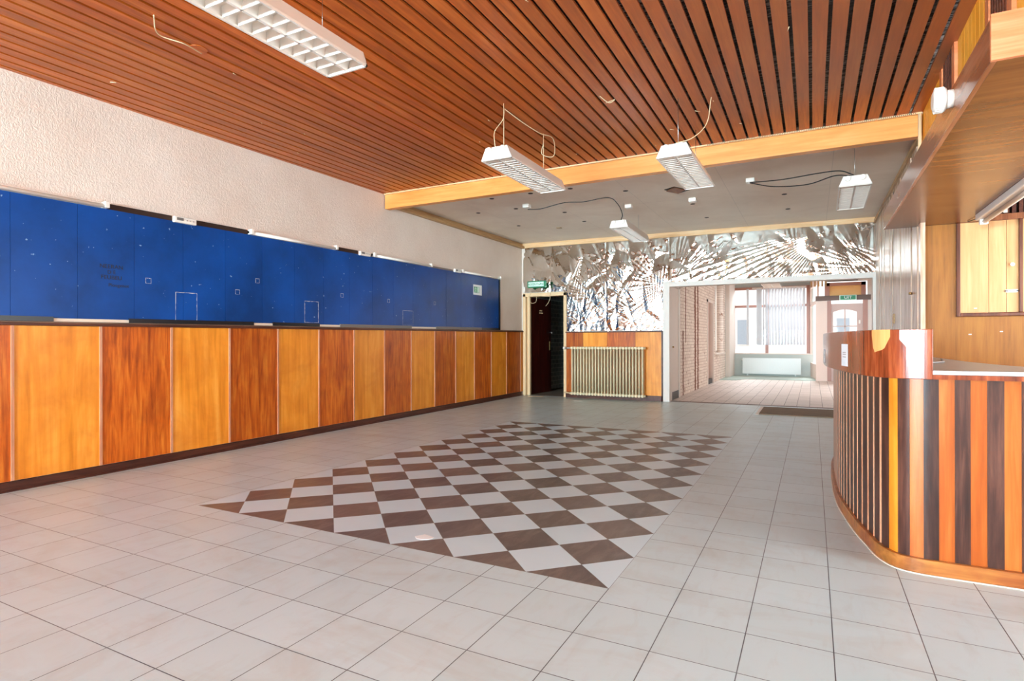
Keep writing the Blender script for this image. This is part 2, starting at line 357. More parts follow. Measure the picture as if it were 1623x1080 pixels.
# ------------------------------------------------------------------ mesh helpers
class MB:
    def __init__(s): s.v = []; s.f = []; s.mi = []; s.ti = []; s.m = 0; s.t = .5; s.smooth = []
    def face(s, idx, sm=False): s.f.append(idx); s.mi.append(s.m); s.ti.append(s.t); s.smooth.append(sm)
    def hexa(s, p):
        """p: 8 points, bottom 4 ccw then top 4"""
        b = len(s.v); s.v += [tuple(q) for q in p]
        for q in ((3, 2, 1, 0), (4, 5, 6, 7), (0, 1, 5, 4), (1, 2, 6, 5), (2, 3, 7, 6), (3, 0, 4, 7)): s.face([b + i for i in q])
        return s
    def box(s, x0, x1, y0, y1, z0, z1, f=None):
        if x0 > x1: x0, x1 = x1, x0
        if y0 > y1: y0, y1 = y1, y0
        if z0 > z1: z0, z1 = z1, z0
        p = [(x0, y0, z0), (x1, y0, z0), (x1, y1, z0), (x0, y1, z0), (x0, y0, z1), (x1, y0, z1), (x1, y1, z1), (x0, y1, z1)]
        if f: p = [f(*q) for q in p]
        return s.hexa(p)
    def prism(s, poly, z0, z1, top=None):
        """poly ccw xy list; top optional other polygon for the upper ring"""
        n = len(poly); b = len(s.v); up = top or poly
        s.v += [(x, y, z0) for x, y in poly] + [(x, y, z1) for x, y in up]
        s.face([b + i for i in reversed(range(n))]); s.face([b + n + i for i in range(n)])
        for i in range(n): s.face([b + i, b + (i + 1) % n, b + n + (i + 1) % n, b + n + i])
        return s
    def frame_uv(s, d):
        d = Vector(d).normalized(); a = Vector((0, 0, 1)) if abs(d.z) < .9 else Vector((1, 0, 0))
        u = d.cross(a).normalized(); return u, d.cross(u).normalized()
    def tube(s, pts, r, n=8, cap=True):
        pts = [Vector(p) for p in pts]; b = len(s.v); k = len(pts)
        rr = r if isinstance(r, (list, tuple)) else [r] * k
        u = None
        for i, p in enumerate(pts):
            d = (pts[min(i + 1, k - 1)] - pts[max(i - 1, 0)])
            if u is None: u, w = s.frame_uv(d)
            else:
                d.normalize(); u = (u - d * u.dot(d)).normalized(); w = d.cross(u)
            for j in range(n):
                a = 2 * math.pi * j / n; s.v.append(tuple(p + (u * math.cos(a) + w * math.sin(a)) * rr[i]))
        for i in range(k - 1):
            for j in range(n):
                s.face([b + i * n + j, b + i * n + (j + 1) % n, b + (i + 1) * n + (j + 1) % n, b + (i + 1) * n + j], True)
        if cap:
            s.face([b + j for j in reversed(range(n))]); s.face([b + (k - 1) * n + j for j in range(n)])
        return s
    def disc(s, c, axis, r, h, n=24):
        c = Vector(c); a = Vector(axis).normalized()
        return s.tube([c, c + a * h], r, n)
    def build(s, name, mats, parent=None, loc=None, bevel=0, seg=2):
        if not isinstance(mats, (list, tuple)): mats = [mats]
        off = Vector(loc) if loc is not None else Vector((0, 0, 0))
        me = bpy.data.meshes.new(name)
        me.from_pydata([tuple(Vector(q) - off) for q in s.v], [], s.f)
        for m in mats: me.materials.append(MT[m] if isinstance(m, str) else m)
        me.polygons.foreach_set('material_index', s.mi); me.polygons.foreach_set('use_smooth', s.smooth)
        at = me.attributes.new('tint', 'FLOAT', 'FACE'); at.data.foreach_set('value', s.ti)
        me.update()
        o = bpy.data.objects.new(name, me); COL.objects.link(o)
        if parent is not None:
            o.parent = parent
            if loc is None: o.matrix_parent_inverse = Matrix.Identity(4); o.location = -parent.location
            else: o.location = off - parent.location
        elif loc is not None: o.location = off
        if bevel:
            bm = o.modifiers.new('bevel', 'BEVEL'); bm.width = bevel; bm.segments = seg; bm.limit_method = 'ANGLE'
        return o
def tag(o, label=None, cat=None, group=None, kind=None):
    if label: o['label'] = label
    if cat: o['category'] = cat
    if group: o['group'] = group
    if kind: o['kind'] = kind
    return o
def thing(name, loc, label, cat, group=None):
    o = bpy.data.objects.new(name, None); COL.objects.link(o); o.location = loc; o.empty_display_size = .1
    bpy.context.view_layer.update()
    return tag(o, label, cat, group)
def struct(name, mb, mats, **k): return tag(mb.build(name, mats, **k), kind='structure')
def smooth_path(pts, n=8):
    P = [Vector(p) for p in pts]; out = []
    Q = [P[0] * 2 - P[1]] + P + [P[-1] * 2 - P[-2]]
    for i in range(1, len(Q) - 2):
        p0, p1, p2, p3 = Q[i - 1:i + 3]
        for k in range(n):
            t = k / n
            out.append(.5 * ((2 * p1) + (p2 - p0) * t + (2 * p0 - 5 * p1 + 4 * p2 - p3) * t * t + (3 * p1 - p0 - 3 * p2 + p3) * t ** 3))
    out.append(P[-1]); return out
def text_mesh(name, body, size, mat, parent, M, extrude=.0008, sx=1.0, align='CENTER'):
    cu = bpy.data.curves.new('t', 'FONT'); cu.body = body; cu.size = size; cu.extrude = extrude; cu.align_x = align; cu.align_y = 'CENTER'
    to = bpy.data.objects.new('t', cu); COL.objects.link(to)
    dg = bpy.context.evaluated_depsgraph_get(); me = bpy.data.meshes.new_from_object(to.evaluated_get(dg))
    bpy.data.objects.remove(to); bpy.data.curves.remove(cu)
    me.transform(M @ Matrix.Diagonal((sx, 1, 1, 1))); me.materials.clear(); me.materials.append(MT[mat])
    o = bpy.data.objects.new(name, me); COL.objects.link(o)
    if parent is not None: o.parent = parent; o.location = -parent.location
    return o

# ------------------------------------------------------------------ setting
XL, XR, YB = -5.45, .92, 10.95
def zl(y, z): return z + .0068 * min(1.0, max(0, z)) * (y - 6.5)
def fl(x, y, z): return (x, y, zl(y, z))
def zc(x, y): return 3.25 - .0075 * (6.5 - y) * (XR - x) / 6.37
def zlow(x, y): return 3.195 + (3.125 - 3.195) * (x - XL) / 6.37

struct('floor', MB().box(XL - .1, 3.0, -9.1, 11.02, -.1, 0), 'floor')
struct('floor_front', MB().box(-2.45, 1.6, 11.12, 20.6, -.1, -.002), 'floor2')
struct('floor_corridor', MB().box(-5.6, -4.0, 11.02, 15.0, -.1, -.003), 'mat')
m = MB(); m.box(-2.42, .95, 10.985, 11.12, -.1, .004)
struct('trim_threshold', m, 'rail2')

# ceiling of slats
m = MB(); pitch = .117; x = -.48 - pitch * 43
while x < XR - .01:
    a, b = x + .0125, min(x + pitch - .0125, XR - .001)
    if b > XL:
        a = max(a, XL); m.t = random.random(); zz = .018; 
        m.hexa([(a, -9.0, zc(a, -9.0)), (b, -9.0, zc(b, -9.0)), (b, 6.5, zc(b, 6.5)), (a, 6.5, zc(a, 6.5)),
                (a, -9.0, zc(a, -9.0) + zz), (b, -9.0, zc(b, -9.0) + zz), (b, 6.5, zc(b, 6.5) + zz), (a, 6.5, zc(a, 6.5) + zz)])
    x += pitch
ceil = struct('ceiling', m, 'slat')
m = MB(); m.box(XL - .1, 3.0, -9.1, 6.6, 3.33, 3.4)
m.build('backing_sheet', 'backing', ceil)
m = MB()
p = [(XL, 6.6), (XR + .05, 6.6), (XR + .05, YB), (XL, YB)]
m.hexa([(x, y, zlow(x, y)) for x, y in p] + [(x, y, 3.4) for x, y in p])
lowceil = struct('ceiling_low', m, 'lowceil')
m = MB(); m.box(-2.45, 1.6, 11.15, 20.6, 3.0, 3.1); struct('ceiling_front', m, 'concrete')
m = MB(); m.box(-5.6, -4.0, 11.15, 15, 2.5, 2.6); struct('ceiling_corridor', m, 'concrete')
# walls
struct('ceiling_sun_block', MB().box(XL - .2, 3.1, -9.2, 20.6, 3.42, 3.5), 'dark')  # unseen slab added to stop sun leaking through the ceiling gaps
struct('wall_left', MB().box(XL - .15, XL, -9.1, YB, 0, 3.4), 'wallpaper')
struct('wall_rear', MB().box(XL - .1, 3.0, -9.1, -8.95, 0, 3.4), 'offwhite')
struct('wall_right', MB().box(2.85, 3.0, -9.1, 6.8, 0, 3.4), 'offwhite')
# back wall core with the door opening and the wide opening
m = MB()
m.box(XL - .1, -5.40, YB, 11.15, 0, 3.4); m.box(-5.40, -4.50, YB, 11.15, 2.12, 3.4)
m.box(-4.50, -2.40, YB, 11.15, 0, 3.4); m.box(-2.40, .88, YB + .02, 11.12, 2.26, 3.4); m.box(.88, 1.1, YB, 11.15, 0, 3.4)
struct('wall_back', m, 'offwhite')
# light wooden strip under the low ceiling on the back wall, side mouldings
m = MB(); m.t = .5
m.hexa([(-5.45, YB - .03, 3.10), (XR, YB - .03, 3.045), (XR, YB, 3.045), (-5.45, YB, 3.10),
        (-5.45, YB - .03, 3.195), (XR, YB - .03, 3.125), (XR, YB, 3.125), (-5.45, YB, 3.195)])
struct('trim_1', m, 'beamtrim')
m = MB(); m.box(XL, XL + .07, 6.62, YB - .03, 3.085, 3.13); m.box(XL, XL + .018, 6.62, YB - .03, 3.13, 3.19)
struct('trim_2', m, 'molding')
m = MB(); m.box(XR - .045, XR - .01, 6.6, YB, 3.03, 3.075); struct('trim_3', m, 'molding')
m = MB(); m.box(XR - .01, XR + .04, 6.6, YB, 3.0, 3.14); struct('trim_4', m, 'dark')
m = MB(); m.box(XL, XL + .02, YB - .02, YB, 1.33, 3.08); m.box(XL, XL + .07, YB - .015, YB + .001, 2.15, 3.1); struct('trim_5', m, 'offwhite')
# beam
b = thing('ceiling_beam', (-2.2, 6.55, 3.04), 'long pale wooden beam across the room between slatted and grey ceilings', 'beam')
MB().box(-5.43, .90, 6.5, 6.6, 3.035, 3.235).build('beam_board', 'beam', b, bevel=.003)
m = MB(); m.box(-5.43, .90, 6.475, 6.5, 3.235, 3.25)
m.build('top_trim', 'beamtrim', b)
m = MB()
for k in range(120):
    xx = -1.0 + k * .0155
    m.box(xx, xx + .007, 6.472, 6.4745, 3.237, 3.247)
m.build('perforated_strip', 'darkbrown', b)

# baseboard and wainscot on the left wall
m = MB(); m.t = .4
m.box(XL, XL + .03, -8.9, YB - .1, 0, .075, fl); m.box(XL, XL + .045, -8.9, YB - .1, 0, .012)
struct('baseboard_left', m, 'darkrail')
w = thing('wainscot', (XL, 3.7, 0), 'tall wainscot of alternating honey and mahogany veneer panels along the left wall', 'wall panelling')
ys = [2.1558 + .6185 * k for k in range(-17, 15)]
HZ = 1.298
for k in range(len(ys)):
    y0 = ys[k]; y1 = ys[k + 1] if k + 1 < len(ys) else YB - .02
    if y0 > YB - .1: break
    y1 = min(y1, YB - .02)
    kk = k - 17
    m = MB(); m.t = random.random(); m.box(XL, XL + .018, y0 + .004, y1 - .004, .08, HZ, fl)
    m.build('panel', 'honey' if kk % 2 == 0 else 'mahog', w)
    m = MB(); m.box(XL, XL + .026, y0 - .012, y0 + .008, .08, HZ, fl); m.build('divider_strip', 'divider', w)
MB().box(XL, XL + .045, -8.9, YB - .02, HZ, HZ + .022, fl).build('cap_rail', 'darkrail', w, bevel=.004)
MB().box(XL, XL + .03, -8.9, YB - .02, HZ + .022, HZ + .034, fl).build('cap_bead', 'cap', w)

# ---- blue panelling
bl = thing('blue_board', (XL, 3.7, 1.33), 'long scuffed dark blue panel board above the wainscot on the left wall', 'board')
ZB0, ZB1 = HZ + .0355, 2.318
seams = [2.142 + .4547 * k for k in range(-24, 18)]
k = 0
for i in range(len(seams)):
    y0 = seams[i]; y1 = min(y0 + .4547, 9.9)
    if y0 > 9.85: break
    m = MB(); m.t = random.random(); m.box(XL + .001, XL + .02, y0 + .0012, y1 - .0012, ZB0, ZB1, fl); m.build('panel', 'blue', bl)
MB().box(XL + .001, XL + .028, 9.9, 9.93, ZB0, ZB1 + .01, fl).build('end_trim', 'blackstrip', bl)
for y0, y1, mt in [(1.0, 2.42, 'blackstrip'), (3.0, 4.3, 'blackstrip'), (4.55, 5.25, 'blackstrip'), (5.25, 5.6, 'whitestrip'), (5.6, 6.25, 'tracks'), (6.25, 7.1, 'tracks'), (7.75, 8.5, 'tracks'), (9.2, 9.85, 'blackstrip'),
                   (2.42, 3.0, 'whitestrip'), (4.3, 4.55, 'whitestrip'), (7.1, 7.75, 'whitestrip'), (8.5, 9.2, 'tracks')]:
    dark = mt != 'whitestrip'
    o = MB().box(XL + .001, XL + (.034 if dark else .026), y0, y1, ZB0, ZB0 + (.038 if dark else .026), fl).build('ledge_strip', mt, bl)
    tag(o, {'blackstrip': 'black ledge strip', 'tracks': 'grey ledge strip', 'whitestrip': 'pale bare ledge'}[mt])
# open slot above the board where tubes are missing
for y0, y1, mt in [(2.83, 3.40, 'darkbrown'), (3.61, 4.24, 'darkbrown'), (5.55, 5.95, 'darkbrown'), (7.6, 8.27, 'tracks')]:
    o = MB().box(XL + .001, XL + .012, y0, y1, ZB1 - .002, ZB1 + (.05 if mt == 'darkbrown' else .03), fl).build('lamp_slot', mt, bl)
    tag(o, 'dark open slot' if mt == 'darkbrown' else 'grey open slot')
# scratched rectangles and marks
def outline(y0, y1, z0, z1, t=.006, name='scratched_outline', mat='veneertear'):
    m = MB(); xx = XL + .0206; n = 14; O = []; I = []
    for k in range(4 * n):
        q, f = divmod(k, n); f /= n; w_ = t * random.uniform(.15, 1.0)
        if q == 0: O.append((y0 + (y1 - y0) * f, z0)); I.append((y0 + (y1 - y0) * f + (w_ if f == 0 else 0), z0 + w_ * .5))
        elif q == 1: O.append((y1, z0 + (z1 - z0) * f)); I.append((y1 - w_, z0 + (z1 - z0) * f + (w_ if f == 0 else 0)))
        elif q == 2: O.append((y1 - (y1 - y0) * f, z1)); I.append((y1 - (y1 - y0) * f - (w_ if f == 0 else 0), z1 - w_))
        else: O.append((y0, z1 - (z1 - z0) * f)); I.append((y0 + w_, z1 - (z1 - z0) * f - (w_ if f == 0 else 0)))
    N = 4 * n; m.v = [fl(xx, *p) for p in O] + [fl(xx, *p) for p in I]
    for k in range(N): m.face([k, (k + 1) % N, N + (k + 1) % N, N + k])
    return m.build(name, mat, bl)
outline(3.43, 3.65, 1.35, 1.64); outline(5.02, 5.24, 1.38, 1.64); outline(6.90, 7.15, 1.38, 1.60, .004)
for yy, zz in [(3.15, 1.70), (4.08, 1.66), (4.33, 1.80), (5.62, 1.72), (6.55, 1.70), (7.7, 1.72)]:
    outline(yy, yy + .05, zz, zz + .05, .005)
for s_, yy, zz, sz in [('NEERAN', 2.86, 1.82, .05), ('D E', 2.86, 1.772, .045), ('FEUBEU', 2.86, 1.725, .05), ('Ploegenot', 2.92, 1.66, .042)]:
    M_ = Matrix.Translation((XL + .0207, yy, zl(yy, zz))) @ Matrix.Rotation(R(90), 4, 'Z') @ Matrix.Rotation(R(90), 4, 'X')
    text_mesh('scrawled_writing', s_, sz, 'black', bl, M_, .0002)

# tube lamps along the top of the board
def batten(y0, y1, label, holder_near=True):
    t = thing('batten_lamp', (XL, (y0 + y1) / 2, zl(y0, ZB1)), label, 'lamp', None)
    z = ZB1
    MB().box(XL + .001, XL + .04, y0, y1, z + .008, z + .045, fl).build('housing', 'white', t, bevel=.004)
    MB().tube([fl(XL + .055, y0 + .035, z + .016), fl(XL + .055, y1 - .035, z + .016)], .016, 12).build('tube', 'whitepl', t)
    for yy in (y0, y1 - .035):
        MB().box(XL + .001, XL + .075, yy, yy + .035, z + .002, z + .055, fl).build('tube_holder', 'whitepl', t, bevel=.003)
    return t
batten(.9, 2.82, 'white batten lamp over the blue board, the nearest at the photo edge')
batten(4.24, 5.53, 'white batten lamp over the blue board, second from the near end')
batten(6.22, 7.6, 'white batten lamp over the blue board between two white boxes')
batten(8.5, 9.9, 'white batten lamp over the blue board above the green escape sign')
def boxy(y0, y1, label):
    t = thing('starter_box', (XL, (y0 + y1) / 2, zl(y0, ZB1)), label, 'box')
    MB().box(XL + .023, XL + .06, y0, y1, ZB1 - .012, ZB1 + .045, fl).build('casing', 'whitepl', t, bevel=.004)
    m = MB()
    for k in range(3): m.disc(fl(XL + .06, y0 + (y1 - y0) * (.55 + .15 * k), ZB1 + .018), (1, 0, 0), .006, .004, 10)
    m.build('screw', 'steel', t)
    MB().box(XL + .06, XL + .064, y0 + .02, y0 + .02 + (y1 - y0) * .3, ZB1 + .01, ZB1 + .035, fl).build('grey_cover', 'tracks', t)
boxy(3.40, 3.62, 'cream starter box in the dark slot over the blue board')
boxy(5.95, 6.15, 'small white starter box beside the third batten lamp')
boxy(8.27, 8.46, 'small white starter box beside the farthest batten lamp')
# exit pictogram card on the board
t = thing('escape_sign', (XL + .02, 9.06, zl(9, 2.0)), 'small green and white running figure escape sign on the blue board', 'sign')
MB().box(XL + .0205, XL + .0225, 8.92, 9.22, 1.965, 2.15, fl).build('card', 'paper', t)
MB().box(XL + .0226, XL + .0230, 8.945, 9.13, 2.005, 2.115, fl).build('green_field', 'green', t)
m = MB(); q = XL + .0235
m.disc(fl(q, 9.0, 2.10), (1, 0, 0), .011, .0006, 12)
for a_, c_ in [((9.0, 2.09), (9.005, 2.05)), ((9.005, 2.05), (8.975, 2.015)), ((9.005, 2.05), (9.03, 2.02)), ((9.0, 2.085), (8.97, 2.07)), ((9.0, 2.085), (9.035, 2.07))]:
    m.tube([fl(q, *a_), fl(q, *c_)], .005, 6)
m.box(q - .0003, q + .0003, 9.06, 9.12, 2.01, 2.11, fl)
m.build('running_figure', 'signpale', t)

# ------------------------------------------------------------------ back wall: door frame, door, corridor
m = MB(); y0, y1 = YB - .035, 11.16
m.box(-5.42, -5.36, y0, y1, 0, 2.13); m.box(-4.50, -4.44, y0, y1, 0, 2.13); m.box(-5.42, -4.44, y0, y1, 2.07, 2.145)
struct('door_1_frame', m, 'cream', bevel=.003)
m = MB(); m.box(-5.36, -5.30, 11.0, 11.06, 0, 2.07); struct('trim_6', m, 'cream')
hx, hy = -5.335, 11.13
dr = tag(bpy.data.objects.new('door_1', None), kind='structure'); COL.objects.link(dr); dr.location = (hx, hy, .01); dr.rotation_euler = (0, 0, R(85))
def dpart(mb, name, mat, label=None):
    o = mb.build(name, mat); o.parent = dr; o.location = (0, 0, 0)
    if label: o['label'] = label
    return o
m = MB()
for k in range(8):
    m.t = random.random(); m.box(.003 + k * .106, .106 * (k + 1), -.02, .02, 0, 2.05)
m.box(0, .848, -.014, .014, 0, 2.05)
dpart(m, 'door_leaf', 'reddoor')
m = MB(); m.box(.785, .815, -.026, -.02, .93, 1.12); dpart(m, 'door_plate', 'brass', 'brass escutcheon plate')
m = MB(); m.tube([(.80, -.02, 1.32), (.80, -.06, 1.32)], .012, 10); m.tube([(.80, -.05, 1.32), (.80, -.085, 1.32)], .02, 12); dpart(m, 'door_knob', 'steel')
m = MB()
for k, n_ in ((0, 9), (1, 12)):
    for j in range(n_): m.box(.33 + j * .013 - (k * .01), .338 + j * .013 - (k * .01), -.0235, -.0205, 1.78 - k * .05, 1.80 - k * .05 + .004 * (j % 3))
dpart(m, 'door_lettering', 'cream')
# corridor
m = MB(); m.box(-5.62, XL, 11.16, 15, 0, 2.6); struct('wall_corridor_left', m, 'tilewall')
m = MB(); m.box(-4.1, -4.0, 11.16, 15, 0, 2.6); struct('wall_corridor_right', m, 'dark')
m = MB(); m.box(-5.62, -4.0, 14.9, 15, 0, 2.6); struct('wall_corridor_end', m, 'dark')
# loose cable at the door
t = thing('door_cable', (-5.1, 10.88, 2.1), 'loose pale cable looping over the open dark door', 'cable')
MB().tube(smooth_path([(-5.23, 10.9, 2.18), (-5.25, 10.88, 2.02), (-5.20, 10.87, 1.93), (-5.10, 10.87, 1.95), (-5.09, 10.88, 2.05), (-5.13, 10.9, 2.09)]), .004, 6).build('loop', 'beigewire', t)
MB().tube(smooth_path([(-5.13, 10.9, 2.09), (-4.9, 10.89, 2.06), (-4.78, 10.88, 2.05)]), .004, 6).build('lead', 'beigewire', t)
MB().tube(smooth_path([(-4.78, 10.9, 2.14), (-4.78, 10.88, 2.02), (-4.82, 10.88, 1.93), (-4.88, 10.88, 1.86)]), .004, 6).build('tail', 'beigewire', t)
# emergency exit sign
t = thing('exit_sign', (-5.03, 10.8, 2.22), 'green and white NOODUITGANG light box above the dark open door', 'sign')
MB().box(-5.24, -4.83, 10.76, 10.83, 2.24, 2.375).build('light_box', 'green', t, bevel=.004)
MB().box(-5.215, -4.865, 10.757, 10.76, 2.262, 2.355).build('sign_face', 'signpale', t)
text_mesh('sign_text', 'NOODUITGANG', .062, 'green', t, Matrix.Translation((-5.04, 10.7555, 2.308)) @ Matrix.Rotation(R(90), 4, 'X'), .0008, .8)
m = MB()
for xx in (-5.14, -4.93): m.tube([(xx, 10.8, 2.375), (xx, 10.8, 2.43)], .006, 8); m.box(xx - .03, xx + .03, 10.79, 10.86, 2.43, 2.44)
m.build('bracket', 'steel', t)
MB().tube(smooth_path([(-4.85, 10.84, 2.33), (-4.65, 10.86, 2.26), (-4.5, 10.87, 2.22), (-4.44, 10.88, 2.1)]), .006, 6).build('sign_cable', 'blackwire', t)

# back wainscot
w = thing('radiator_panelling', (-9.0, YB, 0), 'short veneer panelling behind the old radiator beside the dark door', 'wall panelling')
for a, c, mt in [(-4.44, -4.08, 'mahog'), (-4.08, -3.58, 'honey'), (-3.58, -3.02, 'mahog'), (-3.02, -2.52, 'honey')]:
    m = MB(); m.t = random.random(); m.box(a + .003, c - .003, YB - .03, YB, .1, 1.305); m.build('panel', mt, w)
MB().box(-4.45, -2.5, YB - .055, YB, 1.305, 1.33).build('cap_rail', 'darkrail', w, bevel=.003)
MB().box(-4.45, -2.5, YB - .045, YB, 0, .1).build('plinth', 'darkrail', w)
MB().box(-2.52, -2.495, YB - .045, YB, 0, 1.305).build('end_strip', 'darkrail', w)
# white corner post and jambs of the opening
m = MB(); m.box(-2.49, -2.37, YB - .04, 11.14, 0, 2.25); struct('trim_7', m, 'offwhite', bevel=.004)
m = MB(); m.box(.86, .93, YB - .02, 11.14, 0, 2.24); struct('trim_8', m, 'offwhite')
m = MB(); m.box(-2.40, .90, YB - .03, 11.13, 2.15, 2.235); struct('trim_9', m, 'offwhite')

# old column radiator
t = thing('column_radiator', (-3.54, 10.78, 0), 'old cream column radiator in front of the veneer panelling', 'radiator')
x0, x1, n = -4.27, -2.80, 24
for k in range(n):
    xc = x0 + (x1 - x0) * (k + .5) / n; m = MB()
    for yy in (10.725, 10.80): m.tube([(xc, yy, .13), (xc, yy, .97)], .017, 8)
    for zz, dz in ((.07, .06), (.97, .06)):
        m.tube([(xc, 10.70, zz + .03), (xc, 10.705, zz + .03), (xc, 10.82, zz + .03)], [.022, .029, .029], 12)
    m.box(xc - .012, xc + .012, 10.725, 10.80, .10, 1.0)
    m.build('column', 'oldrad', t)
m = MB()
for zz in (.10, 1.0): m.tube([(x0 - .03, 10.76, zz), (x1 + .02, 10.76, zz)], .024, 10)
m.build('header_pipe', 'oldrad', t)
m = MB(); m.tube([(-4.42, 10.76, 1.0), (-4.28, 10.76, 1.0)], .014, 8); m.build('valve_pipe', 'steel', t)
m = MB(); m.tube([(-4.44, 10.76, 1.0), (-4.40, 10.76, 1.0)], .03, 14); m.build('valve_knob', 'whitepl', t)
m = MB(); m.tube([(-4.42, 10.76, .11), (-4.28, 10.76, .10)], .012, 8); m.tube([(-4.40, 10.76, .11), (-4.40, 10.9, .11)], .012, 8); m.build('return_pipe', 'cream', t)
for xx in (-4.2, -2.9):
    MB().box(xx - .012, xx + .012, 10.75, 10.92, .09, .13).build('wall_bracket', 'oldrad', t)

# ------------------------------------------------------------------ foil
def tri(a): return 2 * abs(a - math.floor(a + .5))
def foil(name, x0, x1, zb, zt, fans, label, skip=None, amp=1.0, seed=0, res=.0115, calm=None):
    nx = int((x1 - x0) / res) + 1; V = []; F = []
    nz = int((max(zt(x0), zt(x1)) - zb) / res) + 1
    nf = mnoise.noise
    for j in range(nz):
        for i in range(nx):
            x = x0 + (x1 - x0) * i / (nx - 1); top = zt(x); z = zb + (top - zb) * j / (nz - 1)
            if 0 < i < nx - 1 and (j == 0): z += .012 * nf(Vector((x * 9, seed, 2)))
            d = 0.0
            wx = .04 * nf(Vector((x * 2.1, z * 2.1, seed))); wz = .04 * nf(Vector((x * 2.1, z * 2.1, seed + 9)))
            for (px, pz, freq, A, rad, th0, th1) in fans:
                dx, dz = x + wx * .5 - px, z + wz * .5 - pz; r = math.hypot(dx, dz); th = math.degrees(math.atan2(dz, dx)) % 360
                c = (th0 + th1) / 2; hw = (th1 - th0) / 2; dth = abs((th - c + 180) % 360 - 180)
                if dth > hw: continue
                ww = min(1, (hw - dth) / (hw * .35)) * math.exp(-r / rad) * min(1, r / .06)
                ph = th * freq / 57.3 + 1.0 * nf(Vector((th * .05, r * .5, seed + 3)))
                prof = 1 - tri(ph); prof = prof ** 2.5
                d += A * .17 * ww * prof * min(1.0, .25 + r * 1.2)
            q1 = mnoise.voronoi(Vector((x * 3.2 + seed, z * 2.0 + .9 * x, seed)))[0]
            q2 = mnoise.voronoi(Vector((x * 8.0 - z * 3, z * 6.5 + x * 2, seed + 4)))[0]
            e = min(.6, q1[1] - q1[0]); e2 = min(.5, q2[1] - q2[0])
            e3 = nf(Vector((x * 22, z * 22, seed + 7)))
            msk = .5 + .5 * nf(Vector((x * 1.3, z * 1.3, seed + 20))) * 2
            msk = min(1.0, max(.08, msk))
            low = min(1, max(0, (1.9 - z) / .5)) if zb < 2 else min(1, max(0, (2.5 - z) / .3)) * .6
            msk = msk * .7 + low * .35
            d += amp * (.034 * e + .014 * e2 * msk + .0006 * e3 * msk)
            if calm:
                for (cx, cz, cr) in calm:
                    q = math.hypot(x - cx, (z - cz) * 1.5) / cr
                    if q < 1: d *= .35 + .65 * q
            edge = min(1, (top - z) / .05, (x - x0) / .04 + .2, (x1 - x) / .04 + .2)
            V.append((x, YB - .012 - max(0, d) * (.3 + .7 * max(0, edge)), z))
    for j in range(nz - 1):
        for i in range(nx - 1):
            xm = x0 + (x1 - x0) * (i + .5) / (nx - 1); zm = V[j * nx + i][2]
            if skip and skip(xm, zm): continue
            F.append((j * nx + i, j * nx + i + 1, (j + 1) * nx + i + 1, (j + 1) * nx + i))
    me = bpy.data.meshes.new(name); me.from_pydata(V, [], F); me.materials.append(MT['foil']); me.update()
    me.polygons.foreach_set('use_smooth', [True] * len(F))
    o = bpy.data.objects.new(name, me); COL.objects.link(o); tag(o, label, 'foil sheet')
    return o
ztop = lambda x: 3.135 + (3.075 - 3.135) * (x - XL) / 6.37
foil('foil_sheet', -5.42, -3.60, 1.34, ztop,
     [(-5.1, 2.7, 9, .03, .5, 60, 240), (-4.05, 2.95, 10, .05, .9, 225, 320), (-4.1, 1.45, 9, .05, .6, 20, 160), (-3.7, 2.0, 10, .035, .4, 100, 260)],
     'crumpled silver foil sheet above the dark door and left half of the radiator', skip=lambda x, z: x < -4.44 and z < 2.15, seed=3)
foil('foil_sheet', -3.60, -2.37, 1.34, ztop,
     [(-2.65, 1.45, 14, .05, .9, 40, 175), (-3.45, 2.95, 9, .035, .6, 230, 330), (-3.3, 1.9, 8, .045, .45, 30, 280), (-2.45, 2.2, 8, .04, .5, 90, 240)],
     'crumpled silver foil sheet above the right half of the radiator, beside the wide opening', seed=11)
foil('foil_sheet', -2.37, .90, 2.235, ztop,
     [(.22, 2.98, 16, .075, 1.7, 184, 250), (.25, 2.85, 12, .05, .9, 250, 345), (-2.3, 2.25, 9, .05, .6, 20, 110), (-1.2, 3.1, 10, .02, .6, 180, 330), (.8, 2.3, 8, .05, .5, 90, 200)],
     'long pleated silver foil strip above the wide opening to the front room', seed=23, amp=.8, calm=[(.45, 2.95, .35), (-1.6, 2.8, .5)])

# ------------------------------------------------------------------ right wall above and behind the bar
fr = thing('plank_wall_panelling', (XR, 8.8, 0), 'pale vertical planks and dark strips lining the right wall behind the counter', 'wall panelling')
edges = [10.93, 10.38, 9.95, 9.72, 9.41, 9.2, 8.37, 8.15, 7.87, 7.64, 7.0, 6.86, 6.6]
kinds = ['plank', 'brownst', 'plank', 'brownst', 'plank', 'plank', 'brownst', 'plank', 'brownst', 'plank', 'darkrail', 'plank']
edges = [10.93]; kinds = []
seq = [('plank', .45), ('brownst', .10), ('plank', .30), ('brownst', .09), ('plank', .26), ('brownst', .07), ('plank', .62), ('darkrail', .05), ('plank', .20), ('brownst', .16), ('plank', .60), ('brownst', .07), ('plank', .30)]
yy = 10.93; m = MB(); mats = ['plank', 'brownst', 'darkrail']
for k, (mt, wd) in enumerate(seq * 3):
    y1 = max(yy - wd, 6.6)
    m.m = mats.index(mt); m.t = random.random(); dep = .018 if mt == 'plank' else .006
    m.box(XR - dep, XR + .02, y1 + .003, yy - .003, 0, 3.12)
    yy = y1
    if yy <= 6.601: break
m.build('boards', mats, fr)
MB().box(XR - .03, XR - .018, 8.55, 8.65, 1.35, 1.47).build('switch_plate', 'molding', fr)
m = MB(); m.disc((XR - .018, 7.12, 1.62), (-1, 0, 0), .012, .03, 10); m.build('hook', 'brass', fr)
struct('wall_bar', MB().box(XR + .02, XR + .1, 6.87, YB, 0, 3.3), 'dark')
